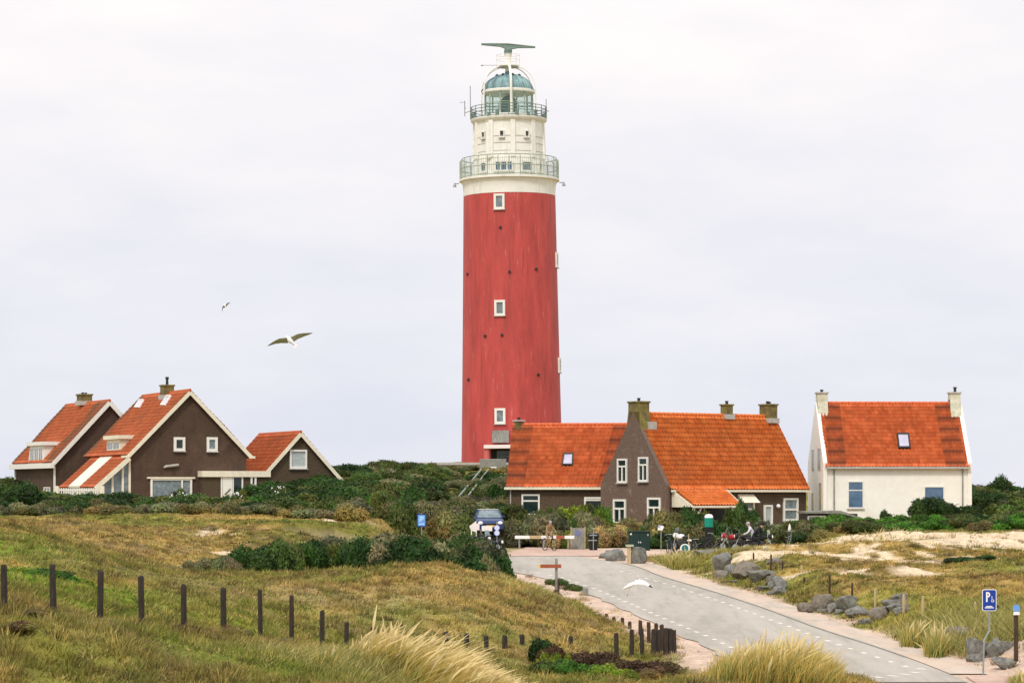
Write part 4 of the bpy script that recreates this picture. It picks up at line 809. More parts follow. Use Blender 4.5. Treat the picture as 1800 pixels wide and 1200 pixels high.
# ------------------------------------------------------------------ shrubs
KIND = dict(dark=(.030,.072,.012), mid=(.080,.120,.024), grey=(.155,.165,.075), olive=(.20,.175,.055), bright=(.075,.19,.02), yellow=(.26,.32,.025), heath=(.10,.058,.028), brownish=(.21,.15,.055), straw=(.50,.39,.15))
shade_core = mk('shrub_shade_core', (.022,.024,.012), .95, .2, 8)
def shrub_mesh(seed, col, nl=5600, lobes=11, leaf=.058, flat=.80, spread=.95, wild=.16, core=.72):
    r = np.random.default_rng(seed); cs = []; rs = []
    for i in range(lobes):
        a = r.uniform(0, 2*PI); d = math.sqrt(r.random())*spread*.68; h = (.30+.55*r.random()*math.sqrt(max(0, 1-(d/spread)**2)))*flat
        cs.append((d*math.cos(a), d*math.sin(a), h)); rs.append(r.uniform(.17, .40))
    cs = np.array(cs); rs = np.array(rs); li = r.choice(lobes, nl, p=rs**2/np.sum(rs**2))
    n = r.normal(size=(nl, 3)); n[:, 2] = n[:, 2]*.9+.25; n /= np.linalg.norm(n, axis=1)[:, None]
    rad = rs[li]*(1+r.normal(size=nl)*wild*.6+np.abs(r.normal(size=nl))*wild)*(1+.25*(vnoise(n[:, 0]*3+li*7.1, n[:, 2]*3+n[:, 1]*2, seed)-.5))
    c = cs[li]+n*rad[:, None]*np.array([1, 1, .8]); c[:, 2] = np.maximum(c[:, 2], .0)
    nn = n+r.normal(size=(nl, 3))*.75; nn /= np.linalg.norm(nn, axis=1)[:, None]
    t = np.cross(nn, r.normal(size=(nl, 3))); t /= np.linalg.norm(t, axis=1)[:, None]; b = np.cross(nn, t)
    sz = leaf*r.uniform(.6, 1.35, nl)[:, None]
    V = np.stack([c-t*sz, c-b*sz*.5, c+t*sz, c+b*sz*.5], 1).reshape(-1, 3)
    lobec = r.uniform(.5, 1.5, lobes)[li]; hue = r.normal(size=(lobes, 3))[li]*.09
    cc = np.array(col)[None]*(lobec*r.uniform(.72, 1.3, nl))[:, None]*(1+hue)
    C4 = np.repeat(np.clip(cc, .004, 1), 4, 0); Fq = np.arange(nl*4).reshape(-1, 4)
    tn = 70; tl = r.integers(0, lobes, tn); td = r.normal(size=(tn, 3)); td[:, 2] = np.abs(td[:, 2])+.3; td /= np.linalg.norm(td, axis=1)[:, None]
    t0_ = cs[tl]+td*rs[tl][:, None]*.7; t1_ = cs[tl]+td*(rs[tl]*1.0+r.uniform(.04, .15, tn))[:, None]; tw_ = np.cross(td, [0, 1, .3]); tw_ /= np.linalg.norm(tw_, axis=1)[:, None]; tw_ *= .010
    V = np.vstack([V, np.stack([t0_-tw_, t0_+tw_, t1_+tw_*.4, t1_-tw_*.4], 1).reshape(-1, 3)]); C4 = np.vstack([C4, np.repeat(np.array([[.17,.13,.085]])*r.uniform(.5, 1.6, (tn, 1)), 4, 0)]); Fq = np.arange((nl+tn)*4).reshape(-1, 4)
    # solid dark core in every lobe: the shaded inside put into its colour
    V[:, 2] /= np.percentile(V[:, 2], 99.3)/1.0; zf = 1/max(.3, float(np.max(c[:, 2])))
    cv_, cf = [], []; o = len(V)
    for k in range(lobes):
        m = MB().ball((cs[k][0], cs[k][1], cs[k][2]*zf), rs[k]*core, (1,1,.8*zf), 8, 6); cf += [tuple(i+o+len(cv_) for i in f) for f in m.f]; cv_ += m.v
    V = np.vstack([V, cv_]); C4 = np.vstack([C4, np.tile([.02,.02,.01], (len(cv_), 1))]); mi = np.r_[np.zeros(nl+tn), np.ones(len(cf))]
    me = np_mesh('shrub', V, np.vstack([Fq, cf]), [leafM, shade_core], C4, midx=mi); d = me.data; bpy.data.objects.remove(me); return d
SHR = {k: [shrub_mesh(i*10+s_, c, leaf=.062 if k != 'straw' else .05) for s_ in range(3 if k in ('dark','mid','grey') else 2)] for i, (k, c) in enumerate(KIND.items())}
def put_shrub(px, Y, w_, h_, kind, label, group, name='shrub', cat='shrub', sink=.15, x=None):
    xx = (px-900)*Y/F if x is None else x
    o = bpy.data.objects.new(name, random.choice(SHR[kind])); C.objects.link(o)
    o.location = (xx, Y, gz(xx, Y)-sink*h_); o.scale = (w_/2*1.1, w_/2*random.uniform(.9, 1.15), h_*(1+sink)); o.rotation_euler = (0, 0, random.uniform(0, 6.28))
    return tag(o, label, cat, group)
def zone(n, pxa, pxb, Ya, Yb, topf, kinds, wr, label, group, hmin=.6, hmax=4, name='shrub', cat='shrub'):
    """n shrubs between two columns; topf(px) gives the picture row the tops reach, turned into a real height"""
    if 'bush' in label and name == 'shrub': name = cat = 'bush'
    for i in range(n):
        px = pxa+(pxb-pxa)*(i+random.uniform(.1, .9))/n; Y = random.uniform(Ya, Yb); x = (px-900)*Y/F
        h = zpx(topf(px)+random.uniform(-5, 15), Y)-gz(x, Y); h = min(max(h, hmin), hmax); w_ = random.uniform(*wr)
        put_shrub(px, Y, w_, h, random.choice(kinds), label, group, name, cat)
I = lambda *a: (lambda px: float(np.interp(px, a[0::2], a[1::2])))
zone(24, -25, 640, 164, 168, I(0,890,200,885,400,888,640,886), ['olive','grey','olive','olive','grey'], (1.5,2.6), 'low grey-green shrub in the front row of the long hedge below the left houses', 'low shrubs in front of the left houses', .6, 1.3)
zone(16, -20, 640, 168, 172, I(0,872,120,880,300,885,460,880,640,872), ['grey','mid','dark','olive'], (2,3.4), 'grey-green shrub in the second row of the long hedge below the left houses', 'second row of shrubs below the left houses', .8, 2)
zone(12, -20, 235, 174, 182, I(0,845,60,855,100,873,150,880,235,884), ['dark','mid','dark'], (2.4,3.6), 'dark green bush in front of the far left brown house', 'dark bushes in front of the far left house', .8, 2.4)
zone(13, 210, 480, 174, 181, I(210,882,260,876,330,874,400,876,440,873,480,868), ['dark','dark','mid','bright'], (2.2,3.6), 'dark green bush in front of the big brown house with the lean-to', 'dark bushes in front of the big left house', .8, 2.2)
zone(26, 450, 745, 178, 194, I(450,880,520,870,580,860,620,850,660,848,700,856,745,872), ['dark','dark','dark','mid'], (2.6,4.4), 'dark green bush on the wooded bank left of the stairs', 'dark bushes on the bank left of the stairs', 1, 3.4)
zone(5, 640, 705, 172, 175, I(640,875,670,868,705,882), ['bright','bright','mid'], (1.2,2.0), 'bright green shrub low in front of the dark bank left of the stairs', 'bright green shrubs on the bank', .7, 1.6)
zone(30, 655, 786, 196, 230, I(655,840,715,840,760,846,790,854), ['mid','grey','mid','dark'], (2.2,3.2), 'grey-green bush on the slope between the hedge and the lighthouse stairs', 'bushes on the slope below the lighthouse', 1, 2.4)
zone(12, 862, 900, 192, 228, I(862,852,900,846), ['mid','grey','dark'], (1.8,2.6), 'green bush between the lighthouse stairs and the brown wing', 'bushes right of the stairs', 1, 2.2)
zone(16, 560, 845, 168, 180, I(560,888,700,884,800,880,845,892), ['olive','olive','grey','mid'], (2,3.2), 'olive-green shrub behind the small blue sign below the lighthouse', 'olive shrubs behind the blue sign', .7, 2)
zone(9, 770, 890, 228, 240, I(770,834,890,836), ['mid','grey','olive'], (1.8,2.8), 'green shrub at the foot of the grey platform wall', 'shrubs below the platform wall', .5, 1.0)
zone(9, 592, 672, 196, 202, I(592,842,672,834), ['mid','dark','mid'], (2.0,3.0), 'green bush on the crest between the small annexe and the lighthouse wall', 'bushes on the open crest', .6, 1.4)
zone(22, 775, 872, 198, 226, I(775,900,868,900), ['mid','grey','mid','dark'], (1.3,2.0), 'low green shrub close around the wooden stairs', 'low shrubs around the stairs', .6, 1.1)
zone(16, 765, 900, 184, 192, I(765,874,800,890,840,890,900,880), ['mid','grey','olive','dark'], (2.2,3.4), 'green shrub on the slope right behind the parked blue car', 'shrubs behind the parked car', .8, 2.2)
zone(7, 585, 665, 203, 210, I(585,842,625,836,665,832), ['dark','mid'], (2.6,3.8), 'dark green bush on the crest against the sky right of the small annexe', 'bushes on the crest right of the annexe', .8, 2.4)
zone(24, 395, 880, 112, 119, I(395,968,450,958,520,952,640,946,760,936,820,938,880,972), ['dark','grey','mid','dark'], (1.6,2.8), 'dark shrub in the thicket in the dip behind the near grassy dune', 'shrubs in the dip behind the near dune', .5, 1.5)
zone(15, 470, 865, 120, 127, I(470,958,560,955,700,940,820,938,865,965), ['grey','dark','grey','mid'], (1.8,2.8), 'grey-green shrub at the back of the thicket in the dip', 'back shrubs of the thicket in the dip', .6, 1.8)
zone(6, 690, 870, 134, 142, I(690,925,760,930,820,938,870,950), ['bright','dark','bright'], (1.4,2.2), 'bright green shrub behind the thicket near the arrow sign', 'bright shrubs behind the thicket', .5, 1.3)
zone(6, 340, 410, 108, 113, I(340,988,410,975), ['grey','dark'], (.8,1.4), 'small grey shrub beside the bare sand patch left of the thicket', 'small shrubs by the bare sand', .4, .9)
zone(22, 893, 1062, 174, 177, I(893,912,930,898,980,895,1062,890), ['yellow','bright','mid','mid'], (1.5,2.6), 'light green shrub right in front of the wing of the middle house', 'light green shrubs along the wing', .7, 2.2)
zone(22, 885, 1062, 167, 172, I(885,920,960,908,1062,905), ['grey','mid','olive','grey'], (1.6,2.8), 'grey-green shrub between the barrier and the wing of the middle house', 'grey shrubs behind the barrier', .8, 2.2)
zone(12, 1050, 1185, 167, 172, I(1050,918,1120,916,1185,900), ['mid','grey','olive','dark'], (1.5,2.6), 'grey-green shrub in front of the grey gable of the middle house', 'shrubs in front of the grey gable', .8, 2.2)
zone(8, 1183, 1243, 171, 174, I(1183,900,1205,898,1225,900,1243,915), ['dark','dark','mid'], (1.5,2.4), 'dark green bush in front of the tiled veranda', 'dark bushes in front of the veranda', 1.4, 3)
zone(5, 1284, 1330, 171, 174, I(1284,900,1300,884,1330,914), ['dark','mid'], (1.2,2), 'dark green bush at the right end of the tiled veranda', 'dark bushes right of the veranda', 1, 3)
zone(26, 1140, 1425, 164, 170, I(1140,925,1240,922,1300,922,1425,918), ['mid','olive','grey','dark','bright'], (1.6,2.8), 'green shrub in the belt between the middle house and the parked motorbikes', 'shrubs below the long front of the middle house', .8, 2.4)
zone(14, 1140, 1440, 161, 165, I(1140,938,1240,932,1350,938,1440,925), ['mid','dark','grey','olive'], (1.4,2.4), 'low green shrub close behind the parked motorbikes and the green-topped column', 'low shrubs behind the motorbikes', .6, 1.6)
zone(24, 1400, 1815, 162, 170, I(1400,915,1500,905,1560,912,1660,905,1815,908), ['mid','bright','mid','dark'], (1.8,3), 'green shrub in the belt in front of the white house', 'shrubs in front of the white house', .8, 2.4)
zone(26, 1400, 1815, 156, 161, I(1400,928,1500,920,1600,916,1815,920), ['bright','mid','dark','olive','mid'], (1.5,2.6), 'green shrub in the row just behind the bare sand bank', 'shrub row behind the sand bank', .6, 1.7)
zone(16, 1712, 1830, 184, 215, I(1712,860,1740,866,1765,878,1830,880), ['dark','mid','mid'], (2.6,4.2), 'dark green bush right of the white house', 'bushes right of the white house', 1.2, 4)
zone(7, 1735, 1840, 235, 262, I(1735,858,1770,858,1840,862), ['mid','dark','bright'], (3,5), 'distant green bush on the horizon right of the white house', 'distant bushes on the horizon', 1.2, 4)
zone(5, -30, 30, 205, 215, I(-30,848,30,850), ['dark','mid'], (3,4), 'green bush behind the far left house', 'bushes behind the far left house', 1, 4)
# wind-bent little trees by the white house: trunk and crown
def wind_tree(px, Y, h, w_, label, lean=.35):
    o = thing('small_tree', label, 'tree', at(px, Y, -.1)); r = h
    tr = MB()
    tr.tube([(0,0,0),(lean*.2,0,h*.35),(lean*.6,.05,h*.72)], [.11,.08,.05], 7)
    for k in range(5):
        a = k*1.3; tr.tube([(lean*.4,0,h*.5),(lean*.6+math.cos(a)*w_*.2,math.sin(a)*w_*.2,h*.72),(lean+math.cos(a)*w_*.38,math.sin(a)*w_*.38,h*.86)], [.05,.035,.015], 5)
    tr.build('trunk', M['wood_brown'], o)
    c = bpy.data.objects.new('crown', random.choice(SHR['dark'])); C.objects.link(c); c.parent = o; c.location = (lean*.7, 0, h*.22); c.scale = (w_/2, w_/2, h*.80); c.rotation_euler = (0, .12, px)
    return o
wind_tree(1622, 172, 1.75, 2.6, 'small wind-bent dark tree in front of the lower right window of the white house'); wind_tree(1652, 173, 1.5, 2.2, 'lower dark tree just right of the wind-bent one at the white house')
wind_tree(1692, 174, 1.2, 2.0, 'small dark tree at the right corner of the white house'); wind_tree(1551, 172, 1.1, 1.0, 'tiny bare-stemmed tree before the middle of the white wall'); wind_tree(1757, 205, 2.0, 2.2, 'taller round-topped tree standing out on the skyline right of the white house')
# white flowering shrubs
flw = MB()
def flower_shrub(px, Y, h, label):
    o = put_shrub(px, Y, 1.4, h, 'mid', label, None, 'flowering_shrub'); p_ = o.location; mb = MB()
    for k in range(34):
        a = random.uniform(0, 6.28); d = random.uniform(0, .62); zt_ = h*(.75+.35*random.random())-.25*d
        mb.ball((math.cos(a)*d, -abs(math.sin(a)*d)-.05, zt_), random.uniform(.025, .06), n=6, m=4)
    f_ = mb.build('blossoms', M['signwhite'], None); f_.parent = o; f_.matrix_parent_inverse = Matrix(); f_.scale = (1/o.scale[0], 1/o.scale[1], 1/o.scale[2]); f_.rotation_euler = (0, 0, -o.rotation_euler.z)
flower_shrub(312, 173, 1.25, 'white flowering shrub below the big window of the left house'); flower_shrub(418, 175, 1.3, 'white flowering shrub below the porch door'); flower_shrub(492, 182, 1.4, 'white flowering shrub in front of the small annexe')
# white garden wall and gate by the far left houses
gf = thing('garden_fence', 'white picket garden fence between the two left brown houses', 'fence', P(104, 884, 185)); Lf = (172-100)*185/F
q = MB()
for k in range(19): q.box(Lf*k/18-.035, Lf*k/18+.035, 0, .03, -.5, 1.0)
q.build('pickets', M['white'], gf); MB().box(-.1, Lf+.1, .032, .08, .82, .92).box(-.1, Lf+.1, .032, .08, .2, .3).build('rails', M['white'], gf)
for x in (-.15, Lf+.15): MB().box(x-.12, x+.12, -.1, .14, -.5, 1.12).build('gate_post', M['cream'], gf)
# ------------------------------------------------------------------ heather mats and ferns in the foreground
for (px, Y, w_, h_, k) in [(1035,80,1.5,.5,'heath'),(1062,79,1.3,.5,'heath'),(1090,78,1.5,.45,'heath'),(1118,77,1.4,.42,'heath'),(1146,76,1.3,.38,'heath'),(1165,74,1.1,.3,'brownish'),(1050,76,1.1,.3,'brownish')]:
    put_shrub(px, Y, w_, h_, k, 'low dark brown heather mat on the dune left of the fence end', 'dark heather mats on the near dune', 'heather', 'heather')
for k in range(16):
    put_shrub(random.uniform(1015, 1190), random.uniform(74.5, 82), random.uniform(.4, .9), random.uniform(.14, .3), random.choice(['heath','brownish','olive','heath']), 'low dark brown heather mat on the dune left of the fence end', 'dark heather mats on the near dune', 'heather', 'heather')
for (px, Y, w_, h_, k) in [(955,80,1.0,.7,'dark'),(975,79.5,1.0,.65,'heath'),(962,78,.9,.55,'yellow'),(990,79,.7,.55,'yellow')]:
    put_shrub(px, Y, w_, h_, k, 'small yellow-green and dark bush beside the dark heather on the near dune', 'small bushes left of the heather', 'bush', 'bush')
for (px, Y, w_, h_, k) in [(985,69,.9,.35,'bright'),(1010,70,1.0,.38,'bright'),(1040,70,1.0,.35,'bright'),(1070,69.5,1.0,.35,'yellow'),(1095,69,.9,.3,'yellow'),(1000,67,.9,.35,'bright'),(960,67.5,.9,.3,'mid')]:
    put_shrub(px, Y, w_, h_, k, 'bright green leafy plant at the bottom edge in front of the dark heather', 'bright green plants before the heather', 'leafy_plant', 'plant')
for (px, Y, w_, h_, k) in [(75,69,1.2,.3,'bright'),(95,71,1.3,.35,'bright'),(120,72,1.3,.32,'yellow'),(60,74,1.2,.3,'bright'),(140,70,1.0,.25,'yellow'),(30,73,1.2,.3,'yellow')]:
    put_shrub(px, Y, w_, h_, k, 'bright green leafy patch behind the leftmost fence posts', 'bright green patch on the left slope', 'leafy_plant', 'plant')
put_shrub(908, 112, .8, .5, 'bright', 'single small green bush at the top of the near dune by the road', None, 'bush', 'bush')
for px, Y in ((942, 123), (995, 119), (968, 122)): put_shrub(px, Y, .9, .25, 'mid', 'tiny green weed clump on the left edge of the road', 'weeds on the left road edge', 'weed', 'weed', x=float(roadL(Y))-.35)
for px, Y, w_, h_ in ((1700,126,1.8,.28),(1730,125,1.2,.2)): put_shrub(px, Y, w_, h_, 'dark', 'small dark green patch on the sandy field below the sand bank', 'dark patches on the sandy field', 'bush', 'bush')
# pale clipped bushes and banks on the square
for px, Y, w_, h_, k in ((985,163,1.4,1.0,'olive'),(1000,163,1.2,1.0,'yellow'),(1024,164,1.2,1.15,'olive'),(972,162,1.1,.9,'straw'),(1012,162,1.0,1.0,'straw')):
    put_shrub(px, Y, w_, h_, k, 'clipped yellow-green bush on the square behind the cyclist', 'clipped bushes on the square', 'bush', 'bush')
for px, Y, w_, h_ in ((1063,166,1.6,1.2),(1080,167,1.8,1.25),(1096,167,1.6,1.15),(1150,165,1.2,1.0)): put_shrub(px, Y, w_, h_, 'straw', 'straw-coloured grassy bank left of the dark green cabinet', 'straw-coloured bank bushes', 'dry_bush', 'bush')
for i in range(15):
    px = random.uniform(15, 560); Y = float(np.interp(px, [8,175,323,513,609], [52,56,61,68.5,73.5]))-random.uniform(.3, 2.4)
    put_shrub(px, Y, random.uniform(.4, .9), random.uniform(.10, .18), random.choice(['brownish','olive']), 'low brown heath tuft at the foot of the left fence', 'brown heath tufts along the left fence', 'heather', 'heather')
# ------------------------------------------------------------------ grass
def blades(name, x, y, z, h, wdt, lean, cols, seg=1, label=None, cat=None, kind='stuff', tipcol=None, parent=None, head=None):
    n = len(x); yaw = rng.uniform(0, 2*PI, n); t = np.c_[np.cos(yaw)*wdt/2, np.sin(yaw)*wdt/2, np.zeros(n)]
    b = np.c_[x, y, z]; V = []; Cc = []
    if seg == 1:
        tip = b+np.c_[lean[:, 0]*h, lean[:, 1]*h, h]
        V = np.stack([b-t, b+t, tip], 1).reshape(-1, 3); Fc = np.arange(3*n).reshape(-1, 3); Cc = np.repeat(cols, 3, 0)
    else:
        rows = []
        for k in range(seg+1):
            u = k/seg; wv = (1-u)**.7 if head is None else np.where(head > 0, (.25 if u < .6 else (1.3 if u < 1 else .2)), (1-u)**.7)[:, None]
            p = b+np.c_[lean[:, 0]*h*u**1.9, lean[:, 1]*h*u**1.9, h*(u-.22*u*u*np.abs(lean).sum(1))]
            rows += [p-t*wv, p+t*wv]
        V = np.stack(rows, 1).reshape(-1, 3); m = 2*(seg+1)
        f0 = np.array([[2*k, 2*k+1, 2*k+3, 2*k+2] for k in range(seg)]); Fc = (np.arange(n)[:, None, None]*m+f0[None]).reshape(-1, 4)
        cc = cols[:, None, :] if tipcol is None else np.stack([cols*(1-(k//2)/seg)+tipcol*((k//2)/seg) for k in range(m)], 1)
        Cc = np.broadcast_to(cc, (n, m, 3)).reshape(-1, 3)
    o = np_mesh(name, V, Fc, grassM, np.clip(Cc, .005, .95), parent)
    return tag(o, label, cat, None, kind)
TALL = [(1200,985,140,2.0,3,.25),(1290,980,141,5,3,.18),(1700,1120,90,3,4,.2),(1760,1080,92,5,5,.35),(1780,1170,79,1.5,2,.45),
 (740,930,156,3,4,.4),(800,935,156,4,4,.4),(895,950,158,2,4,.5),(1400,960,146,5,3,.35),(1470,945,150,5,2,.3),(540,1140,58,2,3,.2),(640,1150,62,2,3,.3),(940,1040,100,1.5,5,.1)]
n0 = 150000
u = rng.random(n0); Yv = 41+(172-41)*u**1.25; xv = (rng.random(n0)-.5)*(.36*Yv*1.16+5)
keep = np.ones(n0, bool); Lr = roadL(Yv); Rr_ = roadR(Yv)
gcol, sdm, gmk = ground_cols(xv, Yv)
keep &= ~((xv > Lr-.25)&(xv < Rr_+1.5)&(Yv > 62)&(Yv < 147.5)) & ~((xv > -5)&(xv < 14)&(Yv > 146)&(Yv < 173))
keep &= rng.random(n0) > sdm**1.8*np.where((xv > roadL(Yv)-3)&(xv < roadR(Yv)+4), .97, .86)
xv, Yv, gcol, sdm = xv[keep], Yv[keep], gcol[keep], sdm[keep]; nt_ = len(xv)
patch = fbm(xv/2.2, Yv/3.5, 77, 3); hh = .045+.10*patch**1.5
tallm = np.zeros(nt_)
for px, py, Y, rx, ry, h_ in TALL:
    c = P(px, py, Y); gss = np.exp(-((xv-c.x)/rx)**2-((Yv-c.y)/ry)**2); tallm = np.maximum(tallm, gss); hh = hh+h_*gss*(.6+.6*rng.random(nt_))
strip_ = np.clip(1-np.abs(xv-(roadR(Yv)+2.3))/1.1, 0, 1)*((Yv > 84)&(Yv < 142)); hh = hh+.10*strip_*rng.random(nt_); gcol = gcol+(np.array([.40,.36,.07])-gcol)*(strip_*.7)[:, None]
nb = 7; X1 = np.repeat(xv, nb)+rng.normal(size=nt_*nb)*.09; Y1 = np.repeat(Yv, nb)+rng.normal(size=nt_*nb)*.13
Z1 = gzv(X1, Y1)-.02; H1 = np.repeat(hh, nb)*rng.uniform(.5, 1.4, nt_*nb); W1 = .017+.00026*Y1+.012*np.repeat(tallm, nb)
L1 = rng.normal(size=(nt_*nb, 2))*.85+np.array([.22, 0])
rr_ = rng.random(nt_*nb)[:, None]; base = np.repeat(gcol, nb, 0); tuft = np.repeat(rng.uniform(.42, 1.6, nt_), nb)[:, None]
strawc = np.array([.62,.47,.17]); grc = np.array([.14,.20,.025]); brc = np.array([.11,.07,.035])
cB = base*tuft*rng.uniform(.75, 1.3, (nt_*nb, 1)); pick = np.repeat(rng.random(nt_), nb)[:, None]
cB = np.where(pick < .14, strawc*rng.uniform(.7, 1.15, (nt_*nb, 1)), cB); cB = np.where((pick > .86), grc*rng.uniform(.7, 1.4, (nt_*nb, 1)), cB); cB = np.where((pick > .80)&(pick < .86), brc, cB)
tm = np.repeat(tallm, nb)[:, None]; tgold = np.where(rng.random((nt_*nb, 1)) < .6, np.array([.55,.46,.17]), np.array([.24,.27,.06])); cB = cB*(1-tm)+tgold*tm*rng.uniform(.7, 1.2, (nt_*nb, 1))
blades('dune_grass', X1, Y1, Z1, H1, W1, L1, cB, 1, 'short dry dune grass covering the slopes', 'grass')
nk = 23000; u = rng.random(nk); yk = 41+(150-41)*u**1.15; yk[:5200] = rng.uniform(43, 64, 5200); xk = (rng.random(nk)-.5)*(.36*yk*1.16+5); ck, sk, mk2 = ground_cols(xk, yk)
kp = (fbm(xk/1.9+5, yk/3.1, 91, 3) > np.where(yk < 66, .36, .42))&(rng.random(nk) > sk*.75)&~((xk > roadL(yk)-.4)&(xk < roadR(yk)+1.6)&(yk > 62)&(yk < 147.5))&~((xk > -3)&(xk < 13)&(yk > 146))
xk, yk, ck = xk[kp], yk[kp], ck[kp]; nk = len(xk); nb2 = 26; rk = rng.uniform(.10, .26, nk); hk = rng.uniform(.10, .26, nk)
X2 = np.repeat(xk, nb2); Y2 = np.repeat(yk, nb2); an = rng.uniform(0, 2*PI, nk*nb2); rd = np.sqrt(rng.random(nk*nb2))*np.repeat(rk, nb2); X2 = X2+np.cos(an)*rd; Y2 = Y2+np.sin(an)*rd
Ld = np.c_[np.cos(an), np.sin(an)]*(.35+.6*rng.random((nk*nb2, 1)))*(rd/np.repeat(rk, nb2))[:, None]+np.array([.18, 0])+rng.normal(size=(nk*nb2, 2))*.15
pal = np.array([[.50,.37,.12],[.24,.20,.045],[.13,.075,.03],[.155,.17,.03],[.40,.31,.13],[.085,.06,.03],[.20,.24,.04]]); pk_ = rng.choice(7, nk, p=[.22,.20,.16,.14,.10,.10,.08])
ccl = (pal[pk_]*.65+ck*.5)*rng.uniform(.7, 1.25, (nk, 1)); ccl = np.repeat(ccl, nb2, 0)*rng.uniform(.65, 1.35, (nk*nb2, 1))
blades('dune_grass_clumps', X2, Y2, gzv(X2, Y2)-.02, np.repeat(hk, nb2)*rng.uniform(.5, 1.15, nk*nb2), .016+.00024*Y2, Ld, ccl, 1, 'mottled clumps of dry grass and low heath over the slopes', 'grass')
# marram tussocks: long arching blades with pale seed heads
def marram(name, px0, px1, Y0, Y1_, n, hr, lab, gold=.6, leanx=.55, fx=None, heads=.12, cat='grass clump'):
    px = rng.uniform(px0, px1, n); Yq = rng.uniform(Y0, Y1_, n); x = (px-900)*Yq/F; nclump = min(n, max(6, n//60))
    ci = rng.integers(0, nclump, n); x = x*.5+np.take(x, ci)*.5+rng.normal(size=n)*.07; Yq = Yq*.5+np.take(Yq, ci)*.5+rng.normal(size=n)*.1
    z = gzv(x, Yq)-.05; pc = 900+x/Yq*F; env = fx(pc) if fx else np.ones(n)
    h = rng.uniform(hr[0], hr[1], n)*env*rng.uniform(.75, 1.1, n); ln_ = np.c_[rng.normal(size=n)*.28+leanx, rng.normal(size=n)*.25]
    hd = (rng.random(n) < heads).astype(float); h = h*(1+.28*hd)
    gr = rng.random(n) > gold
    c0 = np.where(gr[:, None], np.array([.10,.17,.03]), np.array([.40,.32,.07]))*rng.uniform(.7, 1.25, (n, 1)); c1 = np.where(gr[:, None], np.array([.27,.31,.09]), np.array([.74,.55,.16]))*rng.uniform(.7, 1.15, (n, 1))
    c1 = np.where(hd[:, None] > 0, np.array([.88,.70,.36]), c1)
    o = blades(name, x, Yq, z, np.maximum(h, .08), np.full(n, .032)+.02*hd, ln_, c0, 4, lab, cat, None, c1, None, hd); return o
marram('marram_grass', 600, 740, 60, 66, 4600, (.45,.9), 'pale golden marram tussock bottom centre, taller left half, seed heads blown right', .75, .5, lambda p: np.interp(p, [590,640,690,740], [.35,.9,1.05,1.0]), .10)
marram('marram_grass', 700, 960, 57, 64, 10000, (.5,.95), 'golden marram tussock bottom centre sloping down to the right with many pale seed heads', .88, .75, lambda p: np.interp(p, [690,760,820,880,940,965], [1.05,1.0,.72,.42,.2,.1]), .10)
marram('marram_grass', 1235, 1480, 68, 75, 15000, (.65,1.15), 'big yellow-green marram tussock at the bottom in front of the road', .72, .25, lambda p: np.interp(p, [1225,1270,1340,1400,1450,1490], [.55,.85,1.1,1.15,.85,.4]), .03)
for px, Y, nn_, h_, lb in ((655,60,160,1.25,'single tall thin marram stalk with pale head left of the golden tussock'),(693,62,160,1.2,'second tall marram stalk just right of the thinnest stalk')):
    marram('marram_stalks', px-1, px+1, Y, Y+.15, 5, (h_*.8,h_), lb, .95, .12, None, .6)
for px0, px1, Y0, Y1_, nn_, hr_, lb in ((1585,1625,90,93,1500,(.4,.8),'yellow-green grass tussock hiding the boulders left of the parking sign'),(1625,1668,86,89,1700,(.45,.9),'dark and golden grass tussock at the road verge left of the parking sign'),(1772,1815,75,77,1400,(.3,.6),'green grass tuft at the bottom right corner'),
        (1172,1215,134,138,1300,(.5,.9),'green grass tussock where the road meets the square, beside the first boulder'),(555,590,57,58.5,260,(.35,.6),'upright green marram tuft below the short fence posts')):
    marram('grass_tussock', px0, px1, Y0, Y1_, nn_, hr_, lb, .45, .1, None, .02)
# ------------------------------------------------------------------ boulders
def rock_mesh(seed, flat=1):
    import bmesh
    bm = bmesh.new(); bmesh.ops.create_icosphere(bm, subdivisions=4, radius=1); r = np.random.default_rng(seed)
    pl = []
    for k in range(13):
        n = r.normal(size=3); n /= np.linalg.norm(n); pl.append((n, r.uniform(.42, .80)))
    for v in bm.verts:
        c = np.array(v.co)
        for n, d in pl:
            t = c@n
            if t > d: c = c-n*(t-d)*.96
        q = c/np.linalg.norm(c); c = c*(1+.05*(float(vnoise([q[0]*3+seed], [q[1]*3+q[2]*2.3], seed)[0])-.5)*2+.03*(float(vnoise([q[0]*9+seed], [q[1]*9+q[2]*7], seed)[0])-.5)*2)
        v.co = Vector((c[0], c[1], (c[2])*flat))
    me = bpy.data.meshes.new('boulder'); bm.to_mesh(me); bm.free(); me.materials.append(M['rock_brown'] if seed % 4 == 3 else M['rock'])
    me.polygons.foreach_set('use_smooth', [True]*len(me.polygons)); return me
RK = [rock_mesh(i) for i in range(9)]
def boulder(px, py, wpx, hpx, lab, Y=None, k=None, cone=False):
    Y = Y or 37360/(py-723); x = (px-900)*Y/F; s_ = Y/F; o = bpy.data.objects.new('boulder', RK[k if k is not None else random.randrange(9)]); C.objects.link(o)
    z0 = min(gz(x, Y), zpx(py, Y)+.25); o.location = (x, Y, z0+hpx*s_*.30); o.scale = (wpx*s_*.78, wpx*s_*.62, hpx*s_*.80); o.rotation_euler = (0, random.uniform(-.15,.15), random.uniform(0, 6.28))
    if cone: o.rotation_euler = (0, 0, 1.0)
    es = o.modifiers.new('edges', 'EDGE_SPLIT'); es.split_angle = R(24)
    return tag(o, lab, 'boulder', 'boulders along the right side of the road')
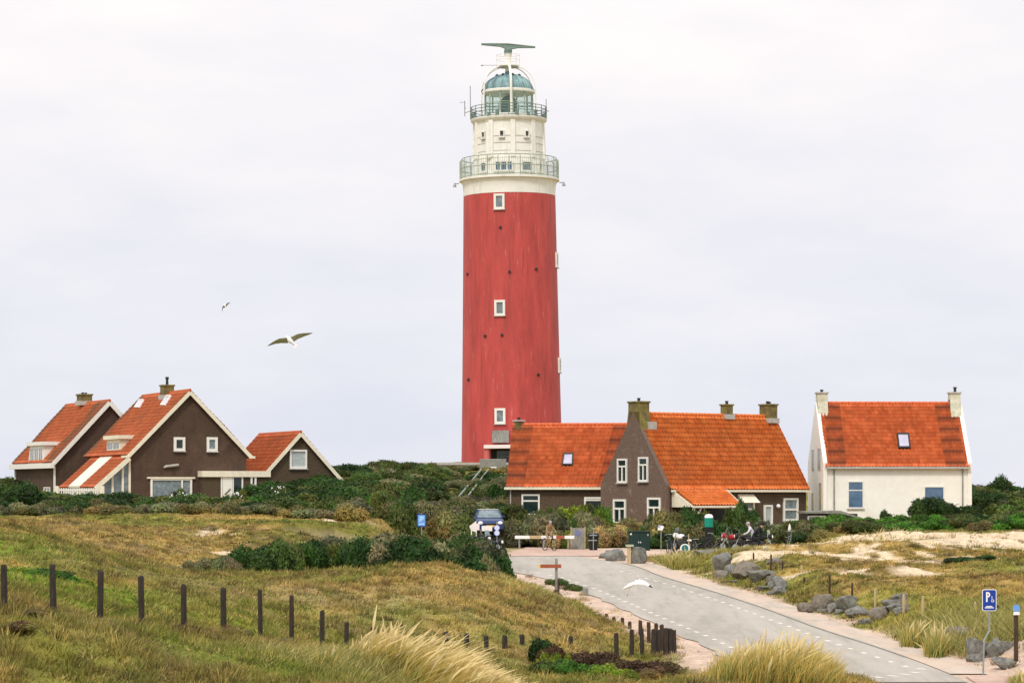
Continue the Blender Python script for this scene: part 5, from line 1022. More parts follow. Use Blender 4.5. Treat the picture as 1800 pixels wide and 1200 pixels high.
BO = [(1083,984,40,27,'broad grey boulder left of the flat-capped post on the square'),(1117,990,31,33,'rounded grey cone-shaped boulder right of the flat-capped post on the square'),(1060,980,13,10,'small dark stone left of the broad boulder on the square'),
 (1189,984,26,20,'dark boulder at the near corner of the square, first of the long row'),(1238,990,44,22,'long low grass-grown boulder, second of the row'),
 (1268,1010,36,34,'tall dark-topped boulder left of the round one in the far boulder group'),(1286,1014,22,20,'small light boulder tucked behind the tall dark-topped one'),(1308,1024,40,32,'largest round boulder of the far group beside the road'),
 (1332,1030,30,26,'light grey block right of the largest round boulder'),(1352,1020,26,18,'boulder at the back of the far group'),(1356,1035,22,16,'dark low boulder in the gap of the far group'),(1372,1042,32,28,'tilted light boulder at the right end of the far group'),
 (1441,1072,36,32,'pale pointed boulder at the left end of the middle group'),(1467,1078,32,24,'grey boulder right of the pale pointed one'),(1492,1080,38,26,'flat-topped light boulder in the middle group'),(1509,1088,36,22,'boulder with a reddish top and dark shadowed face'),
 (1541,1096,38,26,'dark brown round boulder below the pale stake'),(1577,1090,40,34,'sharp pointed slab-like boulder'),(1600,1100,42,24,'weathered boulder partly sunk in the tussock'),(1621,1096,34,20,'low pointed boulder right of the sharp slab'),
 (1664,1116,30,22,'small dark boulder behind the tussock, left of the parking sign'),(1692,1136,46,28,'long grey boulder left of the parking sign'),(1722,1128,46,24,'grey boulder behind the parking sign pole'),
 (1718,1158,42,36,'large grey boulder at the foot of the parking sign'),(1750,1160,32,38,'black boulder right of the parking sign pole'),(1766,1148,40,18,'flat light slab between the black boulder and the small blue sign'),(1768,1176,38,26,'brown tilted slab at the lower right corner')]
for i, (px, py, a, b, lb) in enumerate(BO): boulder(px, py, a, b, lb, k=i % 9, cone=(i == 1))
for k in range(34):
    j = random.choice([b for b in BO[5:]]); px = j[0]+random.uniform(-26, 26); py = j[1]+random.uniform(-4, 5); Y = 37360/(py-723); x = (px-900)*Y/F
    o = bpy.data.objects.new('stone', RK[k % 9]); C.objects.link(o); q = random.uniform(.14, .42); o.location = (x, Y, gz(x, Y)+q*.25); o.scale = (q*1.3, q, q*.8); o.rotation_euler = (0, 0, k*1.7)
    tag(o, 'loose stone lying among the larger roadside boulders on the right', 'stone', 'stones between the boulders')
# ------------------------------------------------------------------ fence posts
def post(px, top, Y, lab, group, wid=.15, base=None, mat='wood', name='fence_post', lean=None):
    x = (px-900)*Y/F; zt_ = zpx(top, Y); zb = gz(x, Y)-.25
    if base: zb = min(zb, zpx(base, Y)-.1)
    zb = min(zb, zt_-.35); hgt = zt_-zb; mb = MB(); r = wid/2; n = 9; rr_ = [r*random.uniform(.88, 1.1) for _ in range(n)]
    V = []; lv = [0, hgt*.3, hgt*.65, hgt-.03, hgt]
    l = lean if lean is not None else random.uniform(-.02, .02); tw = random.uniform(-.01, .01)
    for j, zz_ in enumerate(lv):
        for k in range(n):
            a = 2*PI*k/n; q = rr_[k]*(1 if j < 4 else .82)*(1.04-.08*zz_/hgt)*(1+random.uniform(-.05, .05)); V.append((q*math.cos(a)+l*zz_, q*math.sin(a)+tw*zz_, zz_+(random.uniform(-.02, .02) if j == 4 else 0)))
    mb.add(V, [(i*n+k, i*n+(k+1)%n, (i+1)*n+(k+1)%n, (i+1)*n+k) for i in range(4) for k in range(n)]+[tuple(range(4*n, 5*n))])
    o = mb.build(name, M[mat]); o.location = (x, Y, zb); return tag(o, lab, 'post', group)
ORD = ['leftmost','second','third','fourth','fifth','sixth','seventh','eighth','ninth','tenth']
LP_ = [(8,993,52),(95,992,54),(175,1002,56),(250,1012,58.5),(323,1027,61),(393,1033,63.5),(458,1036,66),(513,1046,68.5),(566,1072,71),(609,1093,73.5)]
for i, (px, t_, Y) in enumerate(LP_): post(px, t_, Y, ('leftmost tall dark post of the left fence, at the picture edge' if i == 0 else ORD[i]+' dark post from the left in the fence across the grassy slope'), 'dark posts of the fence on the left slope', random.uniform(.115,.14), base=t_+92)
post(655, 1101, 75, 'dark post half hidden behind the tallest marram stalk', 'dark posts of the fence on the left slope', .13)
MP = [(784,1110,78.5,'short dark post right above the middle of the golden tussock'),(820,1113,79.5,'second short dark post right of the golden tussock top'),(855,1117,80.5,'third short dark post right of the golden tussock top'),(887,1116,81.5,'fourth short dark post, left of a stubbier one'),(918,1114,82.5,'stubby dark post left of the yellow-green bush'),
 (1003,1118,84.5,'stubby dark post just above the dark heather'),(1084,1112,86,'short dark post standing alone right of the heather top'),(1110,1106,86.6,'thick dark post in front of the brown roadside stakes'),(1129,1104,87,'dark post left of the closely packed posts'),
 (1149,1105,87.4,'outer left post of the tightly packed corner group'),(1159,1106,87.5,'second post of the tightly packed corner group'),(1170,1103,87.8,'middle post of the tightly packed corner group'),(1178,1104,87.9,'fourth post of the tightly packed corner group'),(1185,1106,88,'last post at the right end of the corner group')]
for px, t_, Y, lb in MP: post(px, t_, Y, lb, 'short dark posts of the near fence', .15 if px < 1140 else .17, base=t_+(50 if px > 1140 else 40))
RP = [(1003,1055,114.5),(1013,1057,113),(1037,1068,110),(1050,1075,106.5),(1066,1078,104),(1079,1084,101.5),(1094,1085,99),(1107,1092,96.5),(1125,1090,93.5),(1141,1093,91.5),(1153,1095,90),(1163,1097,89)]
for i, (px, t_, Y) in enumerate(RP): post(px, t_, Y, 'brown roadside stake, '+('farthest of' if i == 0 else ['','second','third','fourth','fifth','sixth','seventh','eighth','ninth','tenth','eleventh','twelfth'][i]+' from the far end of')+' the row along the sand', 'brown stakes along the left roadside', .13, mat='wood_brown')
for px, t_, Y, lb in ((881,985,141,'grey post at the far left end of the road beside the thicket'),(888,988,139,'second grey post at the far left road end'),(893,990,137.5,'third grey post at the far left road end'),(900,998,133,'low stub of a post right of the three grey ones')):
    post(px, t_, Y, lb, 'grey posts at the far road end', .13, mat='wood')
post(1030, 1032, 116, 'thick round-topped grey post beside the road', None, .24, base=1068, mat='wood_grey', name='thick_post')
SP_ = [(1414,1014,1027,'wood_brown','short thin dark stake at the far end of the field stakes'),(1458,1010,1046,'wood_brown','tall thin dark stake behind the pale pointed boulder'),(1498,1024,1056,'wood_brown','thin dark stake behind the flat-topped boulder'),
 (1538,1033,1071,'wood_pale','pale new wooden stake behind the dark brown boulder'),(1588,1044,1081,'wood_pale','pale wooden stake behind the sharp slab boulder'),(1622,1047,1086,'wood_pale','pale wooden stake right of the sharp slab boulder'),(1714,1058,1084,'wood_pale','short pale stake just left of the parking sign panel'),
 (1754,1062,1086,'wood_brown','thin brown stake just right of the parking sign panel'),(1669,1081,1094,'wood_brown','tiny dark stake in the field left of the parking sign'),(1409,993,1008,'wood_pale','short pale stake at the foot of the bare sand'),
 (1285,971,986,'wood_brown','thin stake above the second boulder of the row'),(1325,971,987,'wood_brown','thin stake in the tall straw grass above the far boulders'),(1355,974,1007,'wood_brown','tall dark stake behind the far boulder group'),(1376,986,1001,'wood_brown','short brown stake right of the tall dark stake')]
for px, t_, b_, m_, lb in SP_:
    # walk along the sight line until the ground is reached so that the stake stands on it
    Y = 85.0
    while Y < 165 and gz((px-900)*Y/F, Y) < zpx(b_, Y): Y += .5
    post(px, t_, Y, lb, 'thin stakes in the field on the right', .085, base=b_, mat=m_, name='stake')
# rail between the sign post and the thick post
rl = MB().bar(P(980, 1047, 117), P(1026, 1050, 116.2), .09, .09).bar(P(1034, 1058, 115.8), P(1045, 1068, 113), .05, .05).bar(P(981, 1040, 117), P(988, 1048, 116), .05, .05)
tag(rl.build('wooden_rail', M['wood_brown']), 'low wooden rail between the red finger sign and the thick round post', 'rail')
# ------------------------------------------------------------------ signs
def sgn(name, label, px, py_base, Y, cat='sign'):
    x = (px-900)*Y/F; return thing(name, label, cat, (x, Y, zpx(py_base, Y)))
fs = sgn('finger_sign', 'red-brown wooden finger sign with a yellow tip on a grey post beside the road', 978, 1048, 117)
MB().tube([(0,0,-.5),(0,0,1.55)], .055, 8).build('sign_post', M['wood_grey'], fs)
MB().box(-.66, .20, -.12, -.075, 1.18, 1.33).build('finger_board', M['signred'], fs)
MB().prism([(-.664,-.12,1.18),(-.664,-.12,1.33),(-.80,-.12,1.255)], (0,.045,0)).build('yellow_tip', M['yellow'], fs)
MB().box(-.05, .13, -.02, .06, -.3, .72).box(-.12, .05, -.09, .0, -.4, .28).build('support_post', M['wood_brown'], fs)
# parking sign
pk = sgn('parking_sign', 'blue disabled parking sign with a white P on a thin leaning pole', 1728, 1165, 77); pY = 77/F
Hs = lambda y: (1165-y)*pY
MB().tube([(0,0,-.3),(.03,0,Hs(1125)),(.17,0,Hs(1108)),(.16,0,Hs(1036))], .026, 8).build('pole', M['metal'], pk)
cx_ = 10.5*pY; w2 = 12.6*pY; z0_, z1_ = Hs(1073), Hs(1035)
def rrect(mb, x0, x1, z0, z1, y, r, t=.012, n=5):
    P_ = []
    for cx0, cz0, a0 in ((x1-r, z1-r, 0), (x0+r, z1-r, PI/2), (x0+r, z0+r, PI), (x1-r, z0+r, 1.5*PI)):
        for k in range(n+1): a = a0+PI/2*k/n; P_.append((cx0+r*math.cos(a), y, cz0+r*math.sin(a)))
    return mb.prism(P_, (0, t, 0))
ps = rrect(MB(), cx_-w2, cx_+w2, z0_, z1_, -.05, .05).build('sign_panel', M['signwhite'], pk)
rrect(MB(), cx_-w2+.018, cx_+w2-.018, z0_+.018, z1_-.018, -.054, .04, .003).build('blue_field', M['blue'], ps)
lt = MB(); yl = -.0565; xL = cx_-.09; zT = z1_-.07
lt.box(xL, xL+.042, yl, yl+.002, zT-.27, zT)
arcp = [(xL+.04+.075*math.cos(a), zT-.075+.075*math.sin(a)) for a in np.linspace(PI/2, -PI/2, 12)]; arci = [(xL+.04+.035*math.cos(a), zT-.075+.035*math.sin(a)) for a in np.linspace(PI/2, -PI/2, 12)]
for k in range(11): lt.add([(arcp[k][0],yl,arcp[k][1]),(arcp[k+1][0],yl,arcp[k+1][1]),(arci[k+1][0],yl,arci[k+1][1]),(arci[k][0],yl,arci[k][1])], [(0,1,2,3)])
lt.build('letter_p', M['signwhite'], ps)
wc = MB(); wx, wz = cx_+.085, zT-.24    # small wheelchair mark and the line of small marks below it
wc.tube([(wx+.032*math.cos(a), yl, wz+.032*math.sin(a)) for a in np.linspace(2.4, 6.6, 12)], .008, 5).bar((wx-.015,yl,wz+.09),(wx-.012,yl,wz+.03),.014,.004,(0,1,0)).bar((wx-.012,yl,wz+.03),(wx+.028,yl,wz+.026),.014,.004,(0,1,0)).bar((wx+.028,yl,wz+.026),(wx+.042,yl,wz-.02),.012,.004,(0,1,0)).ball((wx-.015,yl,wz+.108),.014,(1,.3,1),8,6)
wc.box(cx_-.12, cx_+.12, yl, yl+.002, z0_+.075, z0_+.10).box(cx_-.09, cx_+.08, yl, yl+.002, z0_+.11, z0_+.135)
wc.build('sign_marks', M['signwhite'], ps)
sb = sgn('small_sign', 'small round-topped blue sign with a white lower half on a dark wooden post', 1786, 1142, 78.5); hY = 78.5/F
MB().box(-.055, .055, -.05, .05, -.3, (1142-1078)*hY).build('sign_post', M['wood_brown'], sb)
b1 = MB().lathe([(.10, 0), (.10, .025)], 20); b1.v = [(x, -z-.052, y+(1142-1068)*hY) for x, y, z in b1.v]; b1.build('blue_disc', M['blue_light'], sb); MB().box(-.085, .085, -.085, -.052, (1142-1080)*hY, (1142-1074.5)*hY).build('white_plate', M['signwhite'], sb)
bs = sgn('blue_sign', 'small light blue rectangular sign on a post on the grassy bank below the lighthouse', 741, 938, 150)
MB().tube([(0,.03,-.5),(0,.03,1.1)], .03, 6).build('pole', M['metal'], bs); bp = rrect(MB(), -.24, .24, .38, 1.05, -.02, .04).build('sign_panel', M['blue'], bs)
rrect(MB(), -.19, .19, .43, 1.0, -.024, .03, .003).build('pale_field', M['blue_light'], bp); MB().add([(-.15,-.026,.62),(-.02,-.026,.70),(.12,-.026,.78),(.12,-.026,.95),(-.10,-.026,.95)], [(0,1,2,3,4)]).add([(-.14,-.026,.48),(.14,-.026,.48),(.14,-.026,.58),(-.14,-.026,.54)], [(0,1,2,3)]).build('sign_marks', mk('sign_pale_blue', (.35,.62,.90), .4, .05, 4), bp)
ib = sgn('information_board', 'grey-green notice board with a round blue disc on the square', 1016, 966, 161)
MB().box(-.38, .38, 0, .06, -.2, 1.25).build('board', M['wood_grey'], ib); d_ = MB().lathe([(.16, 0), (.16, .02)], 20); d_.v = [(x+.0, -z-.003, y+.95) for x, y, z in d_.v]; d_.build('blue_disc', mk('violet_blue_disc', (.17,.18,.34), .5, .05, 4), ib); MB().box(-.42, -.37, -.02, .08, -.2, 1.3).box(.37, .42, -.02, .08, -.2, 1.3).build('board_posts', M['wood_pale'], ib)
# barrier
br = sgn('road_barrier', 'low red and white barrier beam across the back of the square', 955, 957, 160.5)
for k in (-1.35, .0, 1.4): MB().box(k-.05, k+.05, 0, .1, -.2, .5).build('leg', M['wood_grey'], br)
for k, (x0, x1, m_) in enumerate(((-1.6,-.78,'signwhite'),(-.775,-.12,'wood_pale'),(-.115,.30,'signwhite'),(.305,.72,'pinkwhite'),(.725,1.2,'signred'),(1.205,1.75,'signwhite'))):
    MB().box(x0, x1, -.06, -.005, .34, .52).build('barrier_plank', M.get(m_) or M['signred'], br)
# arrow sign, white board and mirror in front of the parked car
ar = sgn('arrow_sign', 'large white arrow-shaped sign pointing left in front of the blue car', 838, 958, 150)
MB().tube([(-.28,.03,-.8),(-.28,.03,.8)], .03, 6).tube([(-.02,.03,-.8),(-.02,.03,.8)], .03, 6).build('sign_legs', M['signwhite'], ar)
MB().prism([(-.40,0,1.0),(-.02,0,1.30),(-.02,0,1.14),(.14,0,1.14),(.14,0,.80),(-.02,0,.80),(-.02,0,.70),(-.30,0,.78)], (0,.03,0)).build('arrow_panel', M['pinkwhite'], ar)
wb = sgn('white_board', 'white rectangular board directly right of the arrow sign', 856, 950, 152); MB().box(-.28, .28, 0, .03, .52, .80).build('board', M['pinkwhite'], wb); MB().box(-.03, .03, .031, .08, -.6, .8).build('sign_post', M['metal'], wb)
rs_ = sgn('round_signs', 'two round blue and white signs, one above the other, right of the white board', 873.5, 955, 154)
MB().tube([(0,.04,-.8),(0,.04,1.2)], .03, 6).build('pole', M['metal'], rs_)
for zc, m_ in ((.86, 'blue'), (.58, 'signwhite')):
    d_ = MB().lathe([(.17, 0), (.17, .02)], 22); d_.v = [(x, -z+(.004 if m_ == 'blue' else 0), y+zc) for x, y, z in d_.v]; o_ = d_.build('round_sign', M['blue'], rs_)
    d_ = MB().lathe([(.14, 0), (.14, .004)], 22); d_.v = [(x, -z-.021+(.004 if m_ == 'blue' else 0), y+zc) for x, y, z in d_.v]; d_.build('white_disc', mk('pale_blue_disc' , (.62,.68,.88), .4, .05, 4), o_)
# posts and boxes on the square
cg = sgn('utility_cabinet', 'dark green double-door utility cabinet in front of the grey gable', 1124, 967, 159)
MB().box(-.60, .60, 0, .5, -.1, 1.02).build('cabinet_body', M['cabgreen'], cg, bevel=.02)
for x in (-.29, .29): MB().box(x-.27, x+.27, -.02, -.002, .05, .96).build('door', M['cabgreen'], cg)
MB().box(-.63, .63, -.05, .55, 1.021, 1.08).build('cabinet_top', M['cabgreen'], cg)
MB().add([(-.55,-.024,.90),(-.44,-.024,1.0),(-.44,-.024,.86)], [(0,1,2)]).box(.05,.09,-.026,-.022,.42,.50).box(-.06,-.02,-.026,-.022,.42,.50).box(.46,.49,-.026,-.022,.82,.93).build('stickers', M['signwhite'], cg)
fc = sgn('capped_post', 'pale square post with a flat cap between the two big boulders', 1106, 989, 139.5)
MB().box(-.09, .09, 0, .18, -.2, .80).build('post', M['wood_pale'], fc); MB().box(-.17, .22, -.08, .26, .803, .90).build('flat_cap', mk('pale_green_stone', (.42,.44,.32), .9, .1, 6), fc)
lb_ = sgn('litter_bin', 'black litter bin behind the grey pole with two crossbars', 1043, 968, 160); MB().lathe([(.22,0),(.26,.3),(.30,.78)], 16).build('bin_body', M['black'], lb_, smooth=True); MB().lathe([(.34,.785),(.34,.85),(.30,.98),(.05,1.02)], 16).build('bin_lid', M['black'], lb_, smooth=True)
cp = sgn('crossbar_pole', 'thin grey metal pole with two crossbars in front of the black litter bin', 1043, 969, 157.5); MB().tube([(0,0,-.1),(0,0,1.25)], .026, 6).tube([(0,0,1.2),(0,0,1.33)], .04, 6).build('pole', M['metal'], cp); MB().box(-.22,.2,-.03,.0,.88,.93).box(-.30,.20,-.03,.0,.60,.65).build('crossbars', M['metal'], cp)
gc_ = sgn('green_topped_column', 'dark cylindrical column with a green band and white domed top', 1246, 968, 157)
MB().lathe([(.235,-.2),(.235,1.32)], 24).build('column_body', M['black'], gc_, smooth=True); MB().lathe([(.245,1.325),(.245,1.83)], 24).build('green_band', M['teal'], gc_, smooth=True); MB().lathe([(.24,1.835),(.22,1.95),(.15,2.02),(.03,2.04)], 24).build('white_top', M['signwhite'], gc_, smooth=True)
ws = sgn('sign_pole', 'thin pole with small blue and white signs in front of the grey gable corner', 1162, 975, 158); MB().tube([(0,0,-.2),(0,0,1.7)], .03, 6).build('pole', M['wood_grey'], ws); MB().box(-.18,.10,-.04,-.01,1.38,1.50).box(-.04,.14,-.045,-.041,1.48,1.62).build('white_plate', M['signwhite'], ws); MB().box(-.16,-.05,-.042,-.01,1.505,1.66).build('blue_plate', mk('pale_violet_plate', (.4,.42,.72), .5, .05, 4), ws)
tl = sgn('marker_pole', 'pale green wooden marker pole right of the two motorcyclists', 1351, 968, 152); MB().tube([(0,0,-.4),(0,0,.75)], .04, 7).build('pole', mk('lichen_wood', (.32,.38,.25), .9, .12, 6), tl); MB().box(-.07,.07,-.06,.06,.753,1.13).build('pole_head', mk('lichen_wood_head', (.40,.46,.30), .9, .12, 6), tl)
fp = sgn('folded_parasol', 'pale folded parasol standing in the shrubs below the right windows of the brown house', 1388, 950, 162); MB().tube([(0,0,-.5),(0,0,.4)], .03, 6).build('pole', M['wood_pale'], fp); MB().lathe([(.05,.2),(.10,.3),(.10,.6),(.06,.85),(.01,.98)], 10).build('parasol_cloth', M['pinkwhite'], fp, smooth=True)
wm = sgn('waymark_post', 'short white marker post at the foot of the left hedge', 126, 918, 163); MB().box(-.07,.07,0,.12,-.2,.34).build('post', M['cream'], wm)
wm = sgn('waymark_post', 'small white marker at the left end of the hedge near the picture edge', 33, 918, 158); MB().box(-.05,.05,0,.1,-.2,.22).build('post', M['signwhite'], wm)
# ------------------------------------------------------------------ car
cr_ = thing('parked_car', 'dark blue car with a silver roof parked behind the arrow sign', 'car', (P(862, 935, 166).x, 166, zpx(937, 166)), R(4)); cr_.scale = (.93,)*3
bd = MB(); prof = [(-.0,.25),(.0,.62),(.12,.80),(.95,.95),(1.5,1.0),(3.9,1.0),(4.15,.95),(4.2,.6),(4.2,.25)]
bd.prism([(-.86, y, z) for y, z in prof], (1.72, 0, 0)); bd.build('car_body', M['bluecar'], cr_, bevel=.05)
cab = MB(); A = [(-.80,1.05,.99),(.80,1.05,.99),(.80,4.05,.99),(-.80,4.05,.99)]; B = [(-.62,1.75,1.46),(.62,1.75,1.46),(.62,3.6,1.46),(-.62,3.6,1.46)]
cab.add(A+B, [(0,3,2,1),(4,5,6,7),(0,1,5,4),(1,2,6,5),(2,3,7,6),(3,0,4,7)]).build('cabin', M['pane_grey'], cr_, bevel=.02)
MB().box(-.63,.63,1.72,3.62,1.462,1.51).build('roof', mk('silver_roof_paint', (.55,.58,.62), .25, .05, 3, metal=.3), cr_, bevel=.02)
pl_ = MB()
for q0, q1 in ((A[0],B[0]),(A[1],B[1]),(A[2],B[2]),(A[3],B[3])): pl_.bar(Vector(q0)*1.001, Vector(q1)*1.001, .07, .07)
pl_.bar((-.7,2.6,1.0),(-.64,2.6,1.46),.06,.06).bar((.7,2.6,1.0),(.64,2.6,1.46),.06,.06).build('window_pillars', M['bluecar'], cr_)
for x in (-.80, .80):
    for y in (.8, 3.35):
        wmb = MB().lathe([(.30,-.1),(.32,-.08),(.32,.08),(.30,.1)], 20); wmb.v = [(x+z, y+b, .32+a) for a, b, z in wmb.v]; o_ = wmb.build('wheel', M['tyre'], cr_, smooth=True)
        wmb = MB().lathe([(.19,-.105),(.19,.105)], 16); wmb.v = [(x+z, y+b, .32+a) for a, b, z in wmb.v]; wmb.build('rim', M['metal'], o_)
for x in (-.62, .62): MB().ball((x, .02, .66), .13, (1.2,.4,.8)).build('headlight', M['signwhite'], cr_, smooth=True); MB().box(x*1.45-.09, x*1.45+.09, 1.15, 1.25, 1.0, 1.12).build('wing_mirror', M['bluecar'], cr_)
MB().box(-.26,.26,-.03,-.003,.40,.51).build('number_plate', M['yellow'], cr_); MB().box(-.45,.45,-.02,-.002,.54,.62).build('grille', M['black'], cr_)
# ------------------------------------------------------------------ bicycles and motorbikes
def ring(mb, c, r, t, n=22): return mb.tube([(c[0]+r*math.cos(2*PI*k/n), c[1], c[2]+r*math.sin(2*PI*k/n)) for k in range(n+1)], t, 6, cap=False)
def bicycle(loc, rz, label, mat='dark', lean=0):
    o = thing('bicycle', label, 'bicycle', loc, rz, None); o.rotation_euler = (lean, 0, rz)
    for x in (-.52, .52):
        w_ = ring(MB(), (x,0,.34), .33, .022).build('wheel', M['tyre'], o, smooth=True); sp = MB()
        for k in range(10): a = 2*PI*k/10; sp.tube([(x,0,.34),(x+.32*math.cos(a),0,.34+.32*math.sin(a))], .004, 4)
        sp.build('spokes', M['metal'], w_)
    MB().tube([(-.52,0,.34),(-.1,0,.32),(-.18,0,.80)], .018, 6).tube([(-.52,0,.34),(-.16,0,.74)], .014, 6).tube([(-.1,0,.32),(.38,0,.72)], .02, 6).tube([(-.16,0,.72),(.36,0,.80)], .02, 6).tube([(.52,0,.34),(.38,0,.72),(.34,0,.98)], .018, 6).build('frame', M[mat], o)
    MB().tube([(.20,-.26,1.0),(.36,-.12,1.02),(.36,.12,1.02),(.20,.26,1.0)], .014, 6).build('handlebar', M['metal'], o); MB().ball((-.2,0,.86), .13, (1.1,.6,.35)).build('saddle', M['black'], o, smooth=True)
    MB().box(-.78,-.42,-.06,.06,.70,.72).tube([(-.52,0,.34),(-.7,0,.70)], .01, 5).build('carrier', M['metal'], o); MB().tube([(-.1,-.1,.2),(-.1,-.1,.32),(-.1,.1,.32),(-.1,.1,.44)], .012, 5).build('pedals', M['dark'], o)
    return o
def motorbike(loc, rz, label, mat='black', screen=True):
    o = thing('motorbike', label, 'motorbike', loc, rz)
    for x in (-.70, .72):
        w_ = ring(MB(), (x,0,.31), .26, .065).build('wheel', M['tyre'], o, smooth=True); h_ = MB().lathe([(.16,-.04),(.16,.04)], 12); h_.v = [(x+a, c, .31+b) for a, b, c in h_.v]; h_.build('rim', M['metal'], w_)
    MB().ball((0,0,.50), .30, (1.3,.55,.75)).ball((-.1,0,.40), .2, (1.2,.8,.8)).build('engine', M['dark'], o, smooth=True)
    MB().ball((.12,0,.82), .22, (1.5,.75,.65)).build('fuel_tank', M[mat], o, smooth=True); MB().ball((-.42,0,.80), .26, (1.5,.6,.32)).build('saddle', M['black'], o, smooth=True)
    MB().tube([(.72,-.08,.31),(.5,-.08,.92)], .03, 6).tube([(.72,.08,.31),(.5,.08,.92)], .03, 6).build('front_fork', M['metal'], o); MB().tube([(.30,-.38,1.04),(.46,-.2,1.06),(.46,.2,1.06),(.30,.38,1.04)], .02, 6).build('handlebar', M['dark'], o)
    MB().ball((.62,0,.88), .17, (.8,1,1)).build('fairing', M[mat], o, smooth=True); MB().ball((.74,0,.88), .085, (.5,1,1)).build('headlight', M['signwhite'], o, smooth=True)
    MB().tube([(-.1,-.16,.28),(-.8,-.18,.36)], [.04,.055], 8).build('exhaust', M['metal'], o); MB().ball((-.72,0,.62), .2, (1.1,.35,.35)).build('rear_mudguard', M[mat], o, smooth=True)
    if screen: MB().prism([(.55,-.16,1.02),(.55,.16,1.02),(.44,.12,1.30),(.44,-.12,1.30)], (.012,0,.004)).build('windscreen', M['pane_grey'], o)
    return o
def gp_(px, Y, dz=0): x = (px-900)*Y/F; return (x, Y, gz(x, Y)+dz)
motorbike(gp_(829, 149, .0), R(15), 'black motorbike under the arrow sign, left of the bigger one'); motorbike(gp_(848, 148, .0), R(-60), 'big black motorbike right below the white arrow and board'); motorbike(gp_(862, 144, .0), R(-35), 'lower black motorbike nearest the thicket', screen=False)
b = gp_(1272, 155); bicycle((b[0], b[1], b[2]), R(60), 'bicycle with a white mudguard left of the red motorbike', 'signwhite')
motorbike(gp_(1293, 154), R(160), 'red motorbike between the bicycle and the rider in white', 'scoot'); motorbike(gp_(1316, 152), R(175), 'black motorbike under the rider in white'); motorbike(gp_(1334, 151), R(-20), 'black motorbike under the rider in black', screen=False)
motorbike(gp_(1199, 155), R(120), 'white and black motorbike beside the teal board', 'signwhite'); tb = sgn('teal_board', 'small rounded teal board with a white rim beside the white motorbike', 1204, 979, 151)
d_ = MB().lathe([(.27,0),(.27,.03)], 20); d_.v = [(x, -z, y*1.0+.45) for x, y, z in d_.v]; d_.build('white_rim', M['signwhite'], tb); d_ = MB().lathe([(.185,0),(.185,.01)], 20); d_.v = [(x, -z-.031, y+.48) for x, y, z in d_.v]; d_.build('teal_face', M['tealdeep'], tb); MB().tube([(.2,.03,-.3),(.2,.03,1.25)], .025, 6).build('pole', M['wood_pale'], tb)
bicycle(gp_(1240, 154), R(20), 'dark bicycle leaning beside the green-topped column', 'dark', .1); bicycle(gp_(1388, 158), R(70), 'bicycle with pale bag in the straw grass below the folded parasol', 'metal')
bicycle(gp_(1178, 150), R(75), 'dark bicycle half hidden beside the square entrance shrubs', 'cabgreen', -.08)
# ------------------------------------------------------------------ people: one continuous skinned body each
def person(loc, rz, label, joints, edges, regions, hair=None, extra=None):
    o = bpy.data.meshes.new('body'); names = list(joints); o.from_pydata([joints[k][0] for k in names], [(names.index(a), names.index(b)) for a, b in edges], [])
    ob = bpy.data.objects.new('person', o); C.objects.link(ob); m = ob.modifiers.new('skin', 'SKIN'); m.use_smooth_shade = True
    sk = o.skin_vertices[0] if o.skin_vertices else None
    for i, k in enumerate(names):
        r = joints[k][1]; rr2 = r if isinstance(r, tuple) else (r, r); o.skin_vertices[0].data[i].radius = rr2; o.skin_vertices[0].data[i].use_root = (k == 'pelvis')
    ob.modifiers.new('sub', 'SUBSURF').levels = 1; ob.modifiers['sub'].render_levels = 1
    dg = bpy.context.evaluated_depsgraph_get(); ev = ob.evaluated_get(dg); me = bpy.data.meshes.new_from_object(ev); ob.modifiers.clear(); ob.data = me
    me.materials.clear(); mats = sorted(set(regions.values())); [me.materials.append(M[q]) for q in mats]
    P0 = np.array([joints[a][0] for a, b in edges]); P1 = np.array([joints[b][0] for a, b in edges])
    for f in me.polygons:
        c = np.array(f.center); d = P1-P0; t = np.clip(((c-P0)*d).sum(1)/np.maximum((d*d).sum(1), 1e-9), 0, 1); k = int(np.argmin(np.linalg.norm(P0+d*t[:, None]-c, axis=1)))
        f.material_index = mats.index(regions[edges[k]]); f.use_smooth = True
    ob.location = loc; ob.rotation_euler = (0, 0, rz); return tag(ob, label, 'person')
EDG = [('pelvis','waist'),('waist','chest'),('chest','neck'),('neck','head'),('head','crown'),('chest','shl'),('shl','ell'),('ell','wrl'),('wrl','hdl'),('chest','shr'),('shr','elr'),('elr','wrr'),('wrr','hdr'),('pelvis','hpl'),('hpl','knl'),('knl','anl'),('anl','tol'),('pelvis','hpr'),('hpr','knr'),('knr','anr'),('anr','tor')]
